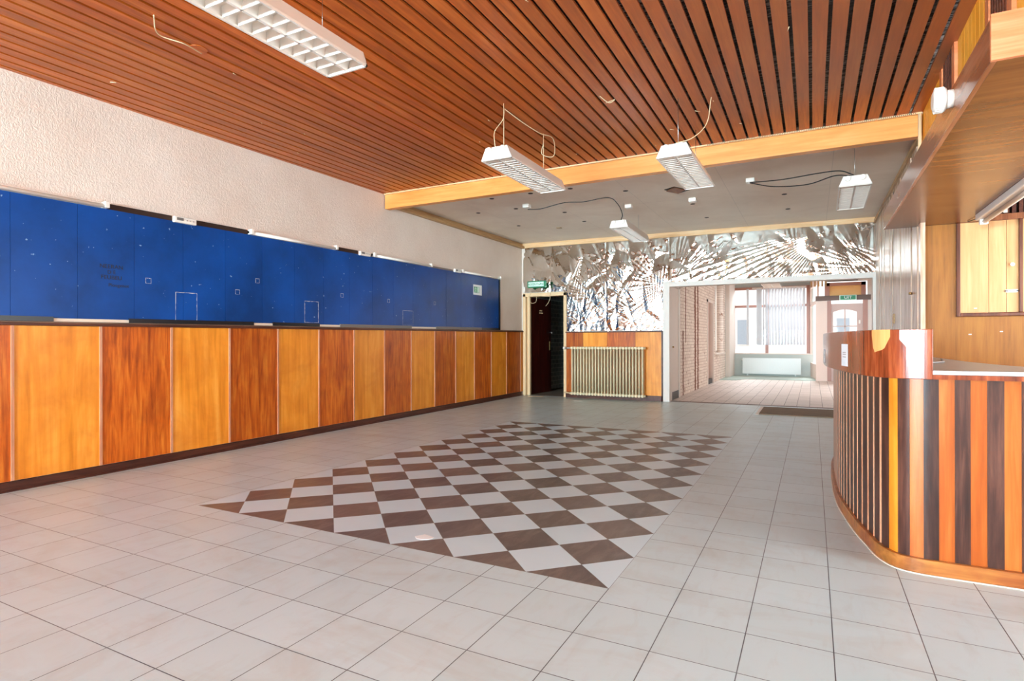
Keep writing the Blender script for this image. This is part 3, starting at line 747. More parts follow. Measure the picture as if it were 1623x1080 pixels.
# upper fascia of boards
up = thing('orange_board_fascia', (XR, 3.0, 2.4), 'orange vertical boards with dark slat groups over the wooden bulkhead', 'wall panelling')
y = 6.60
segs = [(6.75, 6.60, 'darkrail'), (6.60, 5.62, 'orange'), (5.60, 5.52, 'cedar'), (5.50, 5.16, 'slatgrp'), (5.15, 5.06, 'cedar'), (5.05, 4.25, 'orange'), (4.24, 4.17, 'cedar'), (4.16, 3.83, 'slatgrp'), (3.82, 3.74, 'cedar'),
        (3.73, 2.9, 'orange'), (2.9, 2.83, 'cedar'), (2.82, 2.5, 'slatgrp'), (2.5, 2.42, 'cedar'), (2.42, -8.9, 'orange')]
for a, c, mt in segs:
    m = MB()
    if mt == 'orange':
        n = max(1, round((a - c) / .105)); wd = (a - c) / n
        for k in range(n): m.t = random.random(); m.box(XR - .012, XR + .02, c + k * wd + .0015, c + (k + 1) * wd - .0015, 2.445, 3.248)
        m.build('board_group', 'orange', up)
    elif mt == 'cedar': m.t = random.random(); m.box(XR - .03, XR + .02, c, a, 2.445, 3.248); m.build('post', 'bulkend', up)
    elif mt == 'slatgrp':
        k = c + .01
        while k < a - .02: m.t = random.random(); m.box(XR - .03, XR + .0, k, k + .024, 2.445, 3.248); k += .052
        m.box(XR, XR + .02, c, a, 2.445, 3.248); m.build('slat_group', 'darkrail', up)
    else: m.t = .3; m.box(XR - .015, XR + .02, c, a, 2.445, 3.248); m.build('end_board', 'darkrail', up)
MB().tube([(XR - .04, 6.46, 2.445), (XR - .04, 6.46, 3.23)], .016, 10).build('pale_batten', 'cream', up)
# bulkhead canopy
bk = thing('bar_canopy', (.98, 4.9, 2.25), 'glossy brown wooden canopy box hanging over the bar counter', 'canopy')
zb = 2.247
MB().box(.652, 1.40, 2.925, 6.84, zb, zb + .03).build('underside', 'bulk', bk)
MB().box(.63, .652, 2.925, 6.86, zb, zb + .175).build('long_face', 'bulkface', bk, bevel=.002)
MB().box(.628, 1.42, 2.905, 2.925, zb, zb + .185).build('end_face', 'bulkend', bk, bevel=.002)
MB().box(1.40, 1.42, 2.925, 6.79, zb, zb + .175).build('inner_face', 'bulkface', bk)
MB().box(.652, XR - .03, 2.925, 6.84, zb + .12, zb + .14).build('top_board', 'bulk', bk)
# smoke alarm
t = thing('smoke_alarm', (.63, 3.6, 2.37), 'round white ribbed alarm sounder fixed to the canopy face', 'alarm')
MB().tube([(.63, 3.62, 2.362), (.60, 3.62, 2.362), (.596, 3.62, 2.362)], [.045, .045, .04], 28).build('base', 'white', t)
m = MB(); m.tube([(.6, 3.62, 2.362), (.59, 3.62, 2.362), (.555, 3.62, 2.362), (.545, 3.62, 2.362)], [.056, .062, .058, .04], 28)
for k in range(28):
    a = 2 * math.pi * k / 28
    m.box(.553, .59, 3.62 + .061 * math.cos(a) - .0025, 3.62 + .061 * math.cos(a) + .0025, 2.362 + .061 * math.sin(a) - .0025, 2.362 + .061 * math.sin(a) + .0025)
m.build('ribbed_cap', 'white', t)
# tube lamp under canopy
t = thing('canopy_tube_lamp', (1.32, 5.2, 2.2), 'white tube lamp with clear cover under the canopy edge', 'lamp')
m = MB(); m.box(1.275, 1.365, 3.6, 6.42, 2.195, 2.247); m.build('housing', 'white', t, bevel=.006)
MB().tube([(1.335, 3.62, 2.178), (1.335, 6.40, 2.178)], .019, 12).build('tube', 'whitepl', t)
for yv in (3.6, 6.38): MB().box(1.30, 1.36, yv, yv + .04, 2.155, 2.21).build('tube_holder', 'whitepl', t, bevel=.004)
m = MB(); m.tube(smooth_path([(1.32, 6.42, 2.22), (1.30, 6.6, 2.235), (1.28, 6.72, 2.24)]), .004, 6); m.build('lamp_cable', 'black', t)

# panel wall with serving hatch
yp = 6.8
m = MB(); 
m.box(.93, 1.215, yp, yp + .06, 0, 2.245); m.box(1.215, 2.85, yp, yp + .06, 0, 1.37)
m.box(1.70, 2.85, yp, yp + .06, 1.37, 2.245)
struct('wall_bar_panel', m, 'tan')
struct('trim_10', MB().box(.915, .935, yp - .01, yp + .07, 0, 2.245), 'divider')
h = thing('serving_hatch', (1.45, yp, 1.4), 'closed serving hatch of pale boards in a dark frame behind the bar', 'hatch')
MB().box(1.205, 1.235, yp - .03, yp + .03, 1.36, 2.245).build('frame_side', 'hframe', h, bevel=.006)
MB().box(1.235, 1.95, yp - .03, yp + .03, 1.36, 1.395).build('frame_sill', 'hframe', h, bevel=.006)
MB().box(1.235, 2.85, yp - .02, yp + .03, 2.245, 2.30).build('frame_head', 'brownst', h)
MB().box(1.665, 1.69, yp - .03, yp + .03, 1.395, 2.245).build('frame_post', 'hframe', h, bevel=.004)
m = MB()
for a, c in [(1.236, 1.447), (1.45, 1.577), (1.58, 1.664)]:
    m.t = random.random(); m.box(a, c, yp - .005, yp + .03, 1.397, 2.243)
m.build('hatch_door', 'hatch', h)
m = MB(); m.t = .8; m.box(1.691, 1.93, yp - .005, yp + .03, 1.397, 2.243); m.build('hatch_door', 'hatch', h)
m = MB(); m.tube([(1.615, yp - .006, 1.83), (1.615, yp - .022, 1.83), (1.615, yp - .035, 1.83)], [.006, .008, .016], 14); m.build('knob', 'steel', h)
m = MB(); m.box(1.57, 1.655, yp - .016, yp - .005, 1.578, 1.602); m.tube([(1.56, yp - .018, 1.59), (1.66, yp - .018, 1.59)], .006, 8); m.build('bolt', 'steel', h)
m = MB()
for (xx, zz) in [(1.34, 1.435), (1.30, 1.19), (1.53, 1.215)]: m.box(xx, xx + .022, yp - .0065, yp - .0045, zz, zz + .008)
m.build('paint_chips', 'veneertear', h)
# dark slatted recess above
m = MB(); m.m = 0; m.box(1.2, 2.85, yp + .03, yp + .1, 2.3, 3.3); m.m = 1; xx = 1.42
while xx < 2.8: m.t = random.random(); m.box(xx, xx + .03, yp, yp + .03, 2.3, 3.3); xx += .05
struct('wall_bar_upper', m, ['dark', 'darkrail'])
MB().box(1.555, 1.585, yp - .012, yp, 2.31, 2.42).build('paint_strip', 'offwhite', h)
struct('ceiling_bar', MB().box(XR + .05, 3.0, -9.0, 6.8, 3.3, 3.34), 'darkbrown')

# ------------------------------------------------------------------ counter
def curve_pts():
    raw = [(.92, 6.62), (.55, 6.60), (.24, 6.35), (.15, 5.9), (.135, 5.2), (.148, 4.63), (.185, 4.25), (.225, 3.95), (.262, 3.76), (.292, 3.60), (.335, 3.49), (.385, 3.435), (.46, 3.41), (.56, 3.405), (.75, 3.405), (1.2, 3.405), (2.0, 3.405), (2.78, 3.405)]
    P = smooth_path([(x, y, 0) for x, y in raw], 14)
    return [(p.x, p.y) for p in P]
CP = curve_pts()
def resample(P, step):
    out = [P[0]]; acc = 0; L = 0
    S = [0]
    for a, c in zip(P, P[1:]): S.append(S[-1] + math.hypot(c[0] - a[0], c[1] - a[1]))
    n = int(S[-1] / step); res = []; j = 0
    for k in range(n + 1):
        s = S[-1] * k / n
        while j < len(S) - 2 and S[j + 1] < s: j += 1
        t = (s - S[j]) / max(1e-9, S[j + 1] - S[j]); t = min(max(t, 0), 1)
        res.append((P[j][0] + (P[j + 1][0] - P[j][0]) * t, P[j][1] + (P[j + 1][1] - P[j][1]) * t))
    return res
CR = resample(CP, .01)      # 1 cm steps of the kick line
def offs(P, d):
    """positive = outwards (towards the room)"""
    out = []
    for i in range(len(P)):
        a = P[max(i - 2, 0)]; c = P[min(i + 2, len(P) - 1)]; tx, ty = c[0] - a[0], c[1] - a[1]; L = math.hypot(tx, ty)
        out.append((P[i][0] + ty / L * d, P[i][1] - tx / L * d))
    return out
# travelling from the far end to the near right end, room lies on the right-hand side: (ty,-tx)
def band(P, d0, d1, z0, z1, m):
    A = offs(P, d0); B = offs(P, d1); n = len(P); b0 = len(m.v)
    for i in range(n): m.v += [(A[i][0], A[i][1], z0), (B[i][0], B[i][1], z0), (B[i][0], B[i][1], z1), (A[i][0], A[i][1], z1)]
    for i in range(n - 1):
        q = b0 + 4 * i; r = q + 4
        for a, c in ((0, 1), (1, 2), (2, 3), (3, 0)): m.face([q + a, r + a, r + c, q + c])
    m.face([b0, b0 + 1, b0 + 2, b0 + 3]); e = b0 + 4 * (n - 1); m.face([e + 3, e + 2, e + 1, e])
    return m
def idx_at_x(x):   # on the front straight run
    return max(i for i, p in enumerate(CR) if p[0] <= x or p[1] > 3.6)
ct = thing('bar_counter', (1.0, 4.5, 0), 'curved bar counter with alternating dark and orange vertical boards', 'counter')
ZF0, ZF1 = .953, 1.193
band(CR, -.03, .0, .005, .074, MB()).build('kick_board', 'kick', ct, bevel=.004)
band(CR, -.03, .004, 0, .005, MB()).build('kick_seal', 'whitestrip', ct)
band(CR, -.06, -.045, .05, .95, MB()).build('carcass', 'wenge', ct)
# boards
xb = [.3632, .4224, .4818, .5476, .6022, .6679, .7203, .7858, .8453]
i0 = idx_at_x(.3632)
def board(i_a, i_b, mat, dep, tnt):
    m = MB(); m.t = tnt; band(CR[i_a:i_b + 1], -.045, -.045 + dep, .07, .955, m)
    return m.build('board', mat, ct)
kind_dark = True; ii = i0; seqi = []
# right of the start: dark, light, dark ...
pos = i0; k = 0
while pos < len(CR) - 8:
    wdt = .0655 if k % 2 == 0 else .0585
    if k == 0: wdt = .059
    step = int(round(wdt / .01)); 
    seqi.append((pos, min(pos + step, len(CR) - 1), k % 2 == 0)); pos += step; k += 1
# precise widths by local resampling on the front
seqi = []
front = resample(CP, .0025)
def board_f(a, c, mat, dep, tnt, P=front):
    m = MB(); m.t = tnt; seg = P[a:c + 1]
    band(seg[::2] if len(seg) % 2 else seg[::2] + [seg[-1]], -.045, -.045 + dep, .07, .955, m)
    return m.build('board', mat, ct)
S = [0]
for a, c in zip(front, front[1:]): S.append(S[-1] + math.hypot(c[0] - a[0], c[1] - a[1]))
f0 = max(i for i, p in enumerate(front) if p[0] <= .3632 or p[1] > 3.6)
pos = S[f0]; k = 0; nb = 0
def idx_s(s): 
    return min(range(len(S)), key=lambda i: abs(S[i] - s))
lighttone = [.9, .35, .4, .55]
while pos < S[-1] - .02:
    wdt = (.0622, .0622)[k % 2]
    a, c = idx_s(pos), idx_s(min(pos + wdt, S[-1]))
    if front[a][0] < 2.2:
        board_f(a, c, 'wenge' if k % 2 == 0 else 'cedar', .024 if k % 2 == 0 else .019, random.random() if k % 2 == 0 else lighttone[(k // 2) % 4])
    pos += wdt; k += 1
pos = S[f0]; k = 0
cyc = [('brownst', .020, .008), ('divider', .008, .026), ('wenge', .080, .026)]  # pale thin strip paints the lit near edge of each dark board
a, c = idx_s(pos - .064), idx_s(pos); board_f(a, c, 'honey', .024, .1); pos -= .064
a, c = idx_s(pos - .07), idx_s(pos); board_f(a, c, 'wenge', .026, .4); pos -= .07
while pos > .03:
    mt, wdt, dep = cyc[k % 3]
    a, c = idx_s(max(pos - wdt, 0)), idx_s(pos)
    if c > a: board_f(a, c, mt, dep, random.random() * .6 + .2)
    pos -= wdt; k += 1
# raised fascia: from the far end round the bend to x=.51
ie = max(i for i, p in enumerate(CR) if p[0] <= .512 or p[1] > 3.7)
fz = MB(); fz.t = .5; band(CR[:ie + 1], .035, .058, ZF0, ZF1, fz)
fz.build('raised_fascia', 'fascia', ct, bevel=.003)
m = MB(); A = offs(CR[:ie + 1], .035)
band(CR[max(0, ie - 500):ie + 1], -.02, .035, ZF1 - .03, ZF1, m)
m.build('fascia_cap', 'fascia', ct)
# low edge right of the fascia, metal strip, worktop
band(CR[ie:], .02, .05, ZF0, ZF0 + .022, MB()).build('lower_edge', 'fascia', ct)
band(CR[ie:], .02, .052, ZF0 + .022, ZF0 + .044, MB()).build('metal_edge', 'steel', ct, bevel=.002)
m = MB(); wz0, wz1 = .955, .985
outer = offs(CR, .02)[::6]
inner = [(2.76, 3.95), (1.35, 3.95), (1.12, 4.15), (1.03, 4.6), (.985, 5.2), (.975, 6.4), (.95, 6.72)]
poly = outer + inner
m.prism(poly, wz0, wz1); m.build('worktop', 'worktop', ct)
m = MB(); band([(p[0], p[1]) for p in reversed([(2.76, 3.93), (1.36, 3.93), (1.14, 4.13), (1.05, 4.6), (1.0, 5.2), (.99, 6.4)])], -.0, .02, .06, .955, m)
m.build('inner_carcass', 'bareply', ct)
# veneer damage, laid on the fascia
def patch(i0, i1, shape, mat, name, label, d=.0584):
    P = offs(CR, d); m = MB(); b = len(m.v); n = i1 - i0
    for k in range(n + 1):
        x, y = P[i0 + k]; lo, hi = shape(k / n); m.v += [(x, y, lo), (x, y, hi)]
    for k in range(n): q = b + 2 * k; m.face([q, q + 2, q + 3, q + 1])
    o = m.build(name, mat, ct); tag(o, label); return o
def near_i(x): return min((abs(p[0] - x) + (10 if p[1] > 3.75 else 0), i) for i, p in enumerate(offs(CR, .058)))[1]
ia, ib = near_i(.268), near_i(.345)
def sh1(t): return (ZF1 - .115 + .03 * abs(t - .2) + (.08 * max(0, .15 - t) / .15) + max(0, t - .75) * .22, ZF1)
patch(ia, ib, sh1, 'bareply', 'bare_patch', 'bare orange wood where veneer is missing')
ia, ib = near_i(.374), near_i(.408)
patch(ia, ib, lambda t: (ZF1 - .05 - .05 * t, ZF1 - .002 - .0 * t), 'veneertear', 'torn_patch', 'white torn veneer patch')
# notices taped to the fascia
def notice(yv, h0, h1, wdt, label):
    i = min(range(len(CR)), key=lambda i: abs(offs_cache[i][1] - yv) + (5 if offs_cache[i][0] > .4 else 0))
    n = max(2, int(wdt / .01)); m = MB(); b = 0; P = offs(CR, .0592)
    for k in range(n + 1): x, y = P[i + k]; m.v += [(x, y, h0), (x, y, h1)]
    for k in range(n): q = 2 * k; m.face([q, q + 2, q + 3, q + 1])
    t = thing('paper_notice', (P[i][0], P[i][1], h0), label, 'paper')
    m.build('sheet', 'paper', t)
    m = MB(); P = offs(CR, .0600)
    for zz in (.40, .52, .60):
        b = len(m.v); 
        for k in range(n // 4, n - n // 4 + 1): x, y = P[i + k]; m.v += [(x, y, h0 + (h1 - h0) * zz), (x, y, h0 + (h1 - h0) * (zz + .03))]
        for k in range(len(m.v[b:]) // 2 - 1): q = b + 2 * k; m.face([q, q + 2, q + 3, q + 1])
    m.build('faint_print', 'tracks', t)
offs_cache = offs(CR, .058)
notice(4.02, ZF0 + .035, ZF0 + .165, .16, 'small white notice taped to the counter fascia near its bend')
notice(5.1, ZF0 + .02, ZF0 + .12, .3, 'pale notice at the far left edge of the counter fascia')
# strip lying on the worktop
t = MB().tube([(.56, 4.3, .992), (.80, 4.9, .992), (.9, 5.6, .992)], .006, 6).build('loose_rod', 'tracks'); tag(t, 'thin grey rod lying on the bar worktop', 'rod')

# ------------------------------------------------------------------ louver lamps
def louver(loc, L, Wd, Hh, label, ncell, knobs=True, rotz=0, twist=.21, group=None):
    t = thing('louvre_lamp', loc, label, 'lamp', group)
    w2, t2 = Wd / 2, twist / 2
    def P(name, mb, mat, **k):
        o = mb.build(name, mat, **k); o.parent = t; o.location = (0, 0, 0); return o
    # housing: a thin trough open below
    m = MB(); th = .004
    for s in (-1, 1):
        m.hexa([(s * w2, 0, 0), (s * (w2 - th * s * s), 0, 0), (s * (w2 - th), L, 0), (s * w2, L, 0), (s * t2, 0, Hh), (s * (t2 - th), 0, Hh), (s * (t2 - th), L, Hh), (s * t2, L, Hh)])
    m.box(-t2, t2, 0, L, Hh - th, Hh)
    P('housing', m, 'white')
    for yy in (0, L - .006):
        m = MB()
        m.hexa([(-w2, yy, 0), (w2, yy, 0), (w2, yy + .006, 0), (-w2, yy + .006, 0), (-t2, yy, Hh), (t2, yy, Hh), (t2, yy + .006, Hh), (-t2, yy + .006, Hh)])
        P('end_plate', m, 'white')
    if knobs:
        for yy, d in ((0, -1), (L, 1)):
            for s in (-1, 1):
                m = MB(); m.tube([(s * .065, yy, Hh - .028), (s * .065, yy + d * .018, Hh - .028), (s * .065, yy + d * .022, Hh - .028)], [.027, .027, .022], 20)
                P('end_knob', m, 'whitepl')
    m = MB(); rim = .012
    m.box(-w2, -w2 + rim, 0, L, -.006, .006); m.box(w2 - rim, w2, 0, L, -.006, .006); m.box(-w2, w2, 0, rim, -.006, .006); m.box(-w2, w2, L - rim, L, -.006, .006)
    P('rim', m, 'white')
    m = MB()
    m.hexa([(-.008, rim, 0), (.008, rim, 0), (.008, L - rim, 0), (-.008, L - rim, 0), (-.026, rim, .05), (.026, rim, .05), (.026, L - rim, .05), (-.026, L - rim, .05)])
    for k in range(1, ncell):
        yy = rim + (L - 2 * rim) * k / ncell
        if knobs:
            m.box(-w2 + rim, w2 - rim, yy - .006, yy + .005, 0, .006)
            m.hexa([(-w2 + rim, yy + .010, .006), (w2 - rim, yy + .010, .006), (w2 - rim, yy + .013, .006), (-w2 + rim, yy + .013, .006), (-w2 + .02, yy - .010, .034), (w2 - .02, yy - .010, .034), (w2 - .02, yy - .007, .034), (-w2 + .02, yy - .007, .034)])
        else: m.hexa([(-w2 + rim, yy - .003, 0), (w2 - rim, yy - .003, 0), (w2 - rim, yy + .003, 0), (-w2 + rim, yy + .003, 0), (-w2 + .02, yy - .012, .05), (w2 - .02, yy - .012, .05), (w2 - .02, yy + .012, .05), (-w2 + .02, yy + .012, .05)])
    P('louvre_grid', m, 'white')
    for s in (-1, 1):
        m = MB(); m.tube([(s * .07, .03, Hh - .028), (s * .07, L - .03, Hh - .028)], .013, 10); P('tube', m, 'tubelit')
    t.rotation_euler = (0, 0, rotz)
    return t
def wires(t, pts, mat='steel', r=.0018, name='suspension_wire'):
    """world-space polylines parented to the lamp t"""
    bpy.context.view_layer.update(); inv = t.matrix_world.inverted()
    m = MB(); m.tube([tuple(inv @ Vector(p)) for p in pts], r, 6); o = m.build(name, mat); o.parent = t; o.location = (0, 0, 0); return o
G_ = 'white louvred strip lamps hanging from the ceilings'
LA = louver((-2.405, 1.05, 2.715), 1.50, .30, .085, 'largest louvred strip lamp with open square cells, hanging under the slats at upper left', 17, False, twist=.24, group=G_)
LB = louver((-2.42, 4.36, 2.715), 1.24, .30, .105, 'louvred strip lamp hanging under slats with a looped beige cable', 21, group=G_, rotz=.006)
LC = louver((-1.045, 4.99, 2.715), 1.18, .30, .10, 'louvred strip lamp hanging near the beam centre on chains', 21, group=G_, rotz=-.015)
LD = louver((-2.45, 8.0, 2.76), 1.32, .27, .10, 'louvred strip lamp on a black cable under the grey ceiling, close to the foil', 22, group=G_, rotz=.02)
LE = louver((.385, 6.78, 2.71), 1.2, .295, .10, 'louvred strip lamp under the grey ceiling at right, beside the plank wall', 22, group=G_, rotz=-.012)
wires(LA, [(-2.33, 2.0, 2.80), (-2.33, 2.0, 3.22)]); wires(LA, [(-2.33, 2.28, 2.80), (-2.33, 2.28, 3.0)])
wires(LB, [(-2.42, 4.50, 2.82), (-2.42, 4.50, 3.25)], 'beigewire', .004, 'suspension_cord'); wires(LB, [(-2.42, 5.35, 2.82), (-2.42, 5.35, 3.25)], 'beigewire', .004, 'suspension_cord')
wires(LC, [(-1.03, 5.1, 2.815), (-1.03, 5.1, 3.235)], 'steel', .003); wires(LC, [(-1.03, 5.95, 2.815), (-1.03, 5.95, 3.24)], 'steel', .003)
wires(LD, [(-2.44, 8.2, 2.86), (-2.44, 8.2, 3.15)]); wires(LD, [(-2.46, 9.1, 2.86), (-2.46, 9.1, 3.15)])
wires(LE, [(.39, 6.95, 2.81), (.39, 6.95, 3.14)]); wires(LE, [(.39, 7.8, 2.81), (.39, 7.8, 3.14)])
wires(LB, smooth_path([(-2.45, 4.40, 2.82), (-2.48, 4.44, 2.98), (-2.43, 4.5, 3.1), (-2.42, 4.52, 3.2)]), 'beigewire', .004, 'power_cable')
wires(LB, smooth_path([(-2.42, 4.52, 3.2), (-2.35, 4.7, 3.14), (-2.28, 4.95, 3.10), (-2.25, 5.2, 3.12), (-2.33, 5.4, 3.02), (-2.45, 5.38, 3.05), (-2.42, 5.35, 3.15)]), 'beigewire', .0045, 'loose_cable')
wires(LC, smooth_path([(-1.03, 5.0, 2.82), (-.9, 5.05, 2.86), (-.8, 5.15, 3.0), (-.77, 5.2, 3.235)]), 'beigewire', .004, 'power_cable')
def ceiling_box(x, y, label):
    zz = zlow(x, y); t = thing('ceiling_junction_box', (x, y, zz - .05), label, 'junction box')
    MB().box(x - .05, x + .05, y - .05, y + .05, zz - .05, zz).build('casing', 'whitepl', t, bevel=.006)
    m = MB(); m.disc((x + .055, y, zz - .03), (-1, 0, 0), .012, .02, 10); m.build('cable_gland', 'whitepl', t)
    return t
ceiling_box(-3.78, 7.75, 'white ceiling box where the black lamp cable starts, leftmost of four')
ceiling_box(-2.42, 8.42, 'white ceiling box above the lamp nearest the foil')
ceiling_box(-1.50, 8.42, 'white ceiling box right of the splintered hatch hole')
ceiling_box(-.68, 7.70, 'white ceiling box with two sagging black cables, rightmost of four')
t = MB().tube(smooth_path([(-3.76, 7.74, 3.10), (-3.55, 7.75, 3.09), (-3.2, 7.78, 3.145), (-2.9, 7.8, 3.13), (-2.55, 7.83, 3.155), (-2.42, 7.86, 3.06), (-2.38, 7.95, 2.93), (-2.42, 8.02, 2.86)]), .006, 6).build('black_cable', 'blackwire')
tag(t, 'wavy black cable running along the grey ceiling to the lamp near the foil', 'cable')
t = MB().tube(smooth_path([(-.68, 7.68, 3.085), (-.4, 7.4, 2.94), (-.05, 7.15, 2.86), (.2, 6.95, 2.87), (.33, 6.85, 2.83), (.36, 6.8, 2.81)]), .006, 6).build('black_cable', 'blackwire')
tag(t, 'deeper sagging black cable between right ceiling box and lamp', 'cable')
t = MB().tube(smooth_path([(-.68, 7.66, 3.085), (-.3, 7.3, 2.985), (.05, 7.0, 2.93), (.25, 6.85, 2.89), (.37, 6.8, 2.82)]), .006, 6).build('black_cable', 'blackwire')
tag(t, 'shallower upper black cable between right ceiling box and lamp', 'cable')
# spot holes
m = MB()
for x, y in [(-4.07, 7.2), (-3.44, 7.17), (-2.855, 7.17), (-2.23, 7.6), (-4.05, 7.92), (-3.47, 8.475), (-3.44, 9.276), (-4.73, 7.93), (-4.62, 9.14), (-1.56, 8.76), (-1.53, 9.83), (-.34, 8.71), (-.33, 9.71)]:
    m.disc((x, y, zlow(x, y) - .0035), (0, 0, 1), .034, .004, 20)
m.build('spot_holes', 'hole', lowceil)
m = MB(); zz = zlow(-1.6, 7.8)
m.prism([(-1.75, 7.76), (-1.60, 7.66), (-1.45, 7.92), (-1.62, 8.04)], zz - .004, zz + .01); o = m.build('hatch_hole', 'darkbrown', lowceil); tag(o, 'ragged brown hole')
m = MB(); m.t = .4; m.hexa([(-1.72, 7.76, zz - .03), (-1.6, 7.68, zz - .01), (-1.5, 7.86, zz - .012), (-1.6, 7.93, zz - .035), (-1.72, 7.76, zz - .02), (-1.6, 7.68, zz), (-1.5, 7.86, zz), (-1.6, 7.93, zz - .025)])
o = m.build('splintered_board', 'brownst', lowceil)
MB().box(-4.09, -4.0, 9.58, 9.65, zlow(-4, 9.6) - .006, zlow(-4, 9.6)).build('wood_block', 'molding', lowceil)
# little splinters, cable ends and a ceiling ring in the slats
m = MB()
for k in range(26):
    x, y = random.uniform(-5.2, .6), random.uniform(1.8, 6.3); a = random.uniform(0, 3.1); l = random.uniform(.01, .05)
    z = zc(x, y) - .002; m.tube([(x, y, z), (x + l * math.cos(a), y + l * math.sin(a), z - .004)], .003, 5)
m.build('splinters', 'beigewire', ceil)
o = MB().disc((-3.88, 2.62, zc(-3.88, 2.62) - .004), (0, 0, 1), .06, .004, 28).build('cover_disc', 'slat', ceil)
o = MB().tube(smooth_path([(-3.9, 2.66, 3.215), (-3.85, 2.5, 3.20), (-3.9, 2.35, 3.21), (-3.7, 2.2, 3.21)]), .004, 6).build('cable_end', 'beigewire', ceil)
o = MB().tube(smooth_path([(-1.62, 4.75, 3.245), (-1.56, 4.82, 3.2), (-1.5, 4.8, 3.21), (-1.6, 4.86, 3.22)]), .003, 6).build('cable_end', 'beigewire', ceil)

# ------------------------------------------------------------------ floor things
t = thing('door_mat', (.1, 10.2, 0), 'brown fibre door mat set in the floor before the wide opening', 'mat')
MB().box(-.74, 1.3, 9.66, 10.74, .0, .012).build('fibre', 'mat', t)
m = MB(); m.box(-.79, -.74, 9.60, 10.80, 0, .006); m.box(-.79, 1.3, 10.74, 10.80, 0, .006); m.build('frame', 'offwhite', t)
def scrap(x, y, dx, dy, label, mat='veneertear', a=0):
    m = MB(); m.box(-dx / 2, dx / 2, -dy / 2, dy / 2, 0, .004); o = m.build('scrap', mat, loc=None); o.location = (x, y, .0005); o.rotation_euler = (0, 0, a); tag(o, label, 'debris')
scrap(-3.95, 10.3, .16, .05, 'white scrap on the floor in front of the old radiator', a=.2)
scrap(-5.05, 10.75, .32, .05, 'pale wood splinter on the floor at the dark door', 'beamtrim', .2)
m = MB(); n = 9; m.prism([(-2.0 + .05 * math.cos(2 * math.pi * k / n) * (1 + .3 * (k % 2)), 2.74 + .035 * math.sin(2 * math.pi * k / n) * (1 + .4 * (k % 3 == 0))) for k in range(n)], 0, .0012)
o = m.build('chipped_tile_spot', 'paper'); tag(o, 'jagged white chipped spot at the near edge of the chequered tiles', 'tile damage')

# ------------------------------------------------------------------ front room
m = MB(); m.box(-2.6, -2.4, 11.15, 16.75, 0, 3.1)
m = MB()
m.box(-2.6, -2.40, 11.86, 15.45, 0, 3.1); m.box(-2.6, -2.40, 15.45, 16.45, 2.18, 3.1); m.box(-2.6, -2.40, 16.45, 16.8, 0, 3.1)
m.box(-2.6, -2.40, 16.8, 18.4, 0, .78); m.box(-2.6, -2.40, 16.8, 18.4, 2.85, 3.1); m.box(-2.6, -2.40, 18.4, 18.9, 0, 3.1); m.box(-2.6, -2.4, 11.15, 11.86, 2.25, 3.1)
struct('wall_front_left', m, 'brick')
m = MB(); m.box(-2.6, -2.40, 18.9, 20.6, 0, 3.1); struct('wall_front_corner', m, 'sage')
# white boxed door in the brick wall near the opening
m = MB(); m.box(-2.45, -2.395, 11.15, 11.84, .15, 2.18); struct('door_2', m, 'offwhite', bevel=.004)
m = MB(); m.box(-2.45, -2.39, 11.15, 11.86, 0, .15); struct('door_2_kickplate', m, 'black')
m = MB(); m.disc((-2.395, 11.30, 1.02), (1, 0, 0), .016, .03, 12); struct('door_2_knob', m, 'brass')
m = MB(); m.box(-2.45, -2.37, 11.84, 11.92, 0, 2.25); m.box(-2.45, -2.37, 11.15, 11.92, 2.18, 2.26); struct('trim_11', m, 'offwhite')
m = MB(); m.box(-2.56, -2.5, 15.45, 16.45, 0, 2.18); struct('door_3', m, 'leafdoor')
m = MB(); m.box(-2.5, -2.38, 15.42, 15.50, 0, 2.2); m.box(-2.5, -2.38, 16.4, 16.47, 0, 2.2); m.box(-2.5, -2.38, 15.42, 16.47, 2.14, 2.21); struct('trim_12', m, 'offwhite')
m = MB(); m.box(-2.5, -2.42, 15.5, 16.4, 0, .12); struct('baseboard_front', m, 'black')
# side window niche
m = MB(); m.box(-2.62, -2.57, 16.8, 18.4, .78, .84); m.box(-2.62, -2.57, 16.8, 18.4, 2.79, 2.85); m.box(-2.62, -2.57, 16.8, 16.86, .78, 2.85); m.box(-2.62, -2.57, 18.34, 18.4, .78, 2.85); m.box(-2.62, -2.57, 17.57, 17.63, .78, 2.85)
struct('window_2', m, 'white'); m = MB(); m.box(-2.60, -2.595, 16.86, 18.34, .84, 2.79); struct('window_2_pane', m, 'glass')
m = MB(); m.box(-2.6, -2.33, 16.75, 18.5, .75, .785); struct('window_2_sill', m, 'offwhite')
# shop window wall
yw = 20.4
m = MB(); m.box(-2.45, -2.36, yw, yw + .2, 0, 3.1); m.box(-2.36, -.08, yw, yw + .2, 0, .42); m.box(-2.36, -.08, yw, yw + .2, 2.88, 3.1); m.box(-.08, 0.02, yw, yw + .2, 0, 3.1)
struct('wall_front', m, 'sage')
struct('trim_13', MB().box(-2.40, -2.28, 18.95, yw, 0, 3.0), 'offwhite')
wn = MB()
wn.box(-2.36, -2.28, yw - .05, yw + .06, .42, 2.88); wn.box(-.17, -.08, yw - .05, yw + .06, .42, 2.88); wn.box(-2.28, -.17, yw - .05, yw + .06, 2.80, 2.88)
wn.box(-2.28, -.17, yw - .05, yw + .06, .42, .49); wn.box(-2.28, -.17, yw - .03, yw + .04, 2.22, 2.30); wn.box(-1.36, -1.27, yw - .03, yw + .06, .49, 2.8)
struct('window_1', wn, 'brownpaint')
struct('window_1_pane', MB().box(-2.28, -.17, yw + .0, yw + .006, .49, 2.8), 'glass')
struct('window_1_sill', MB().box(-2.40, -.0, yw - .22, yw - .04, .70, .735), 'offwhite')
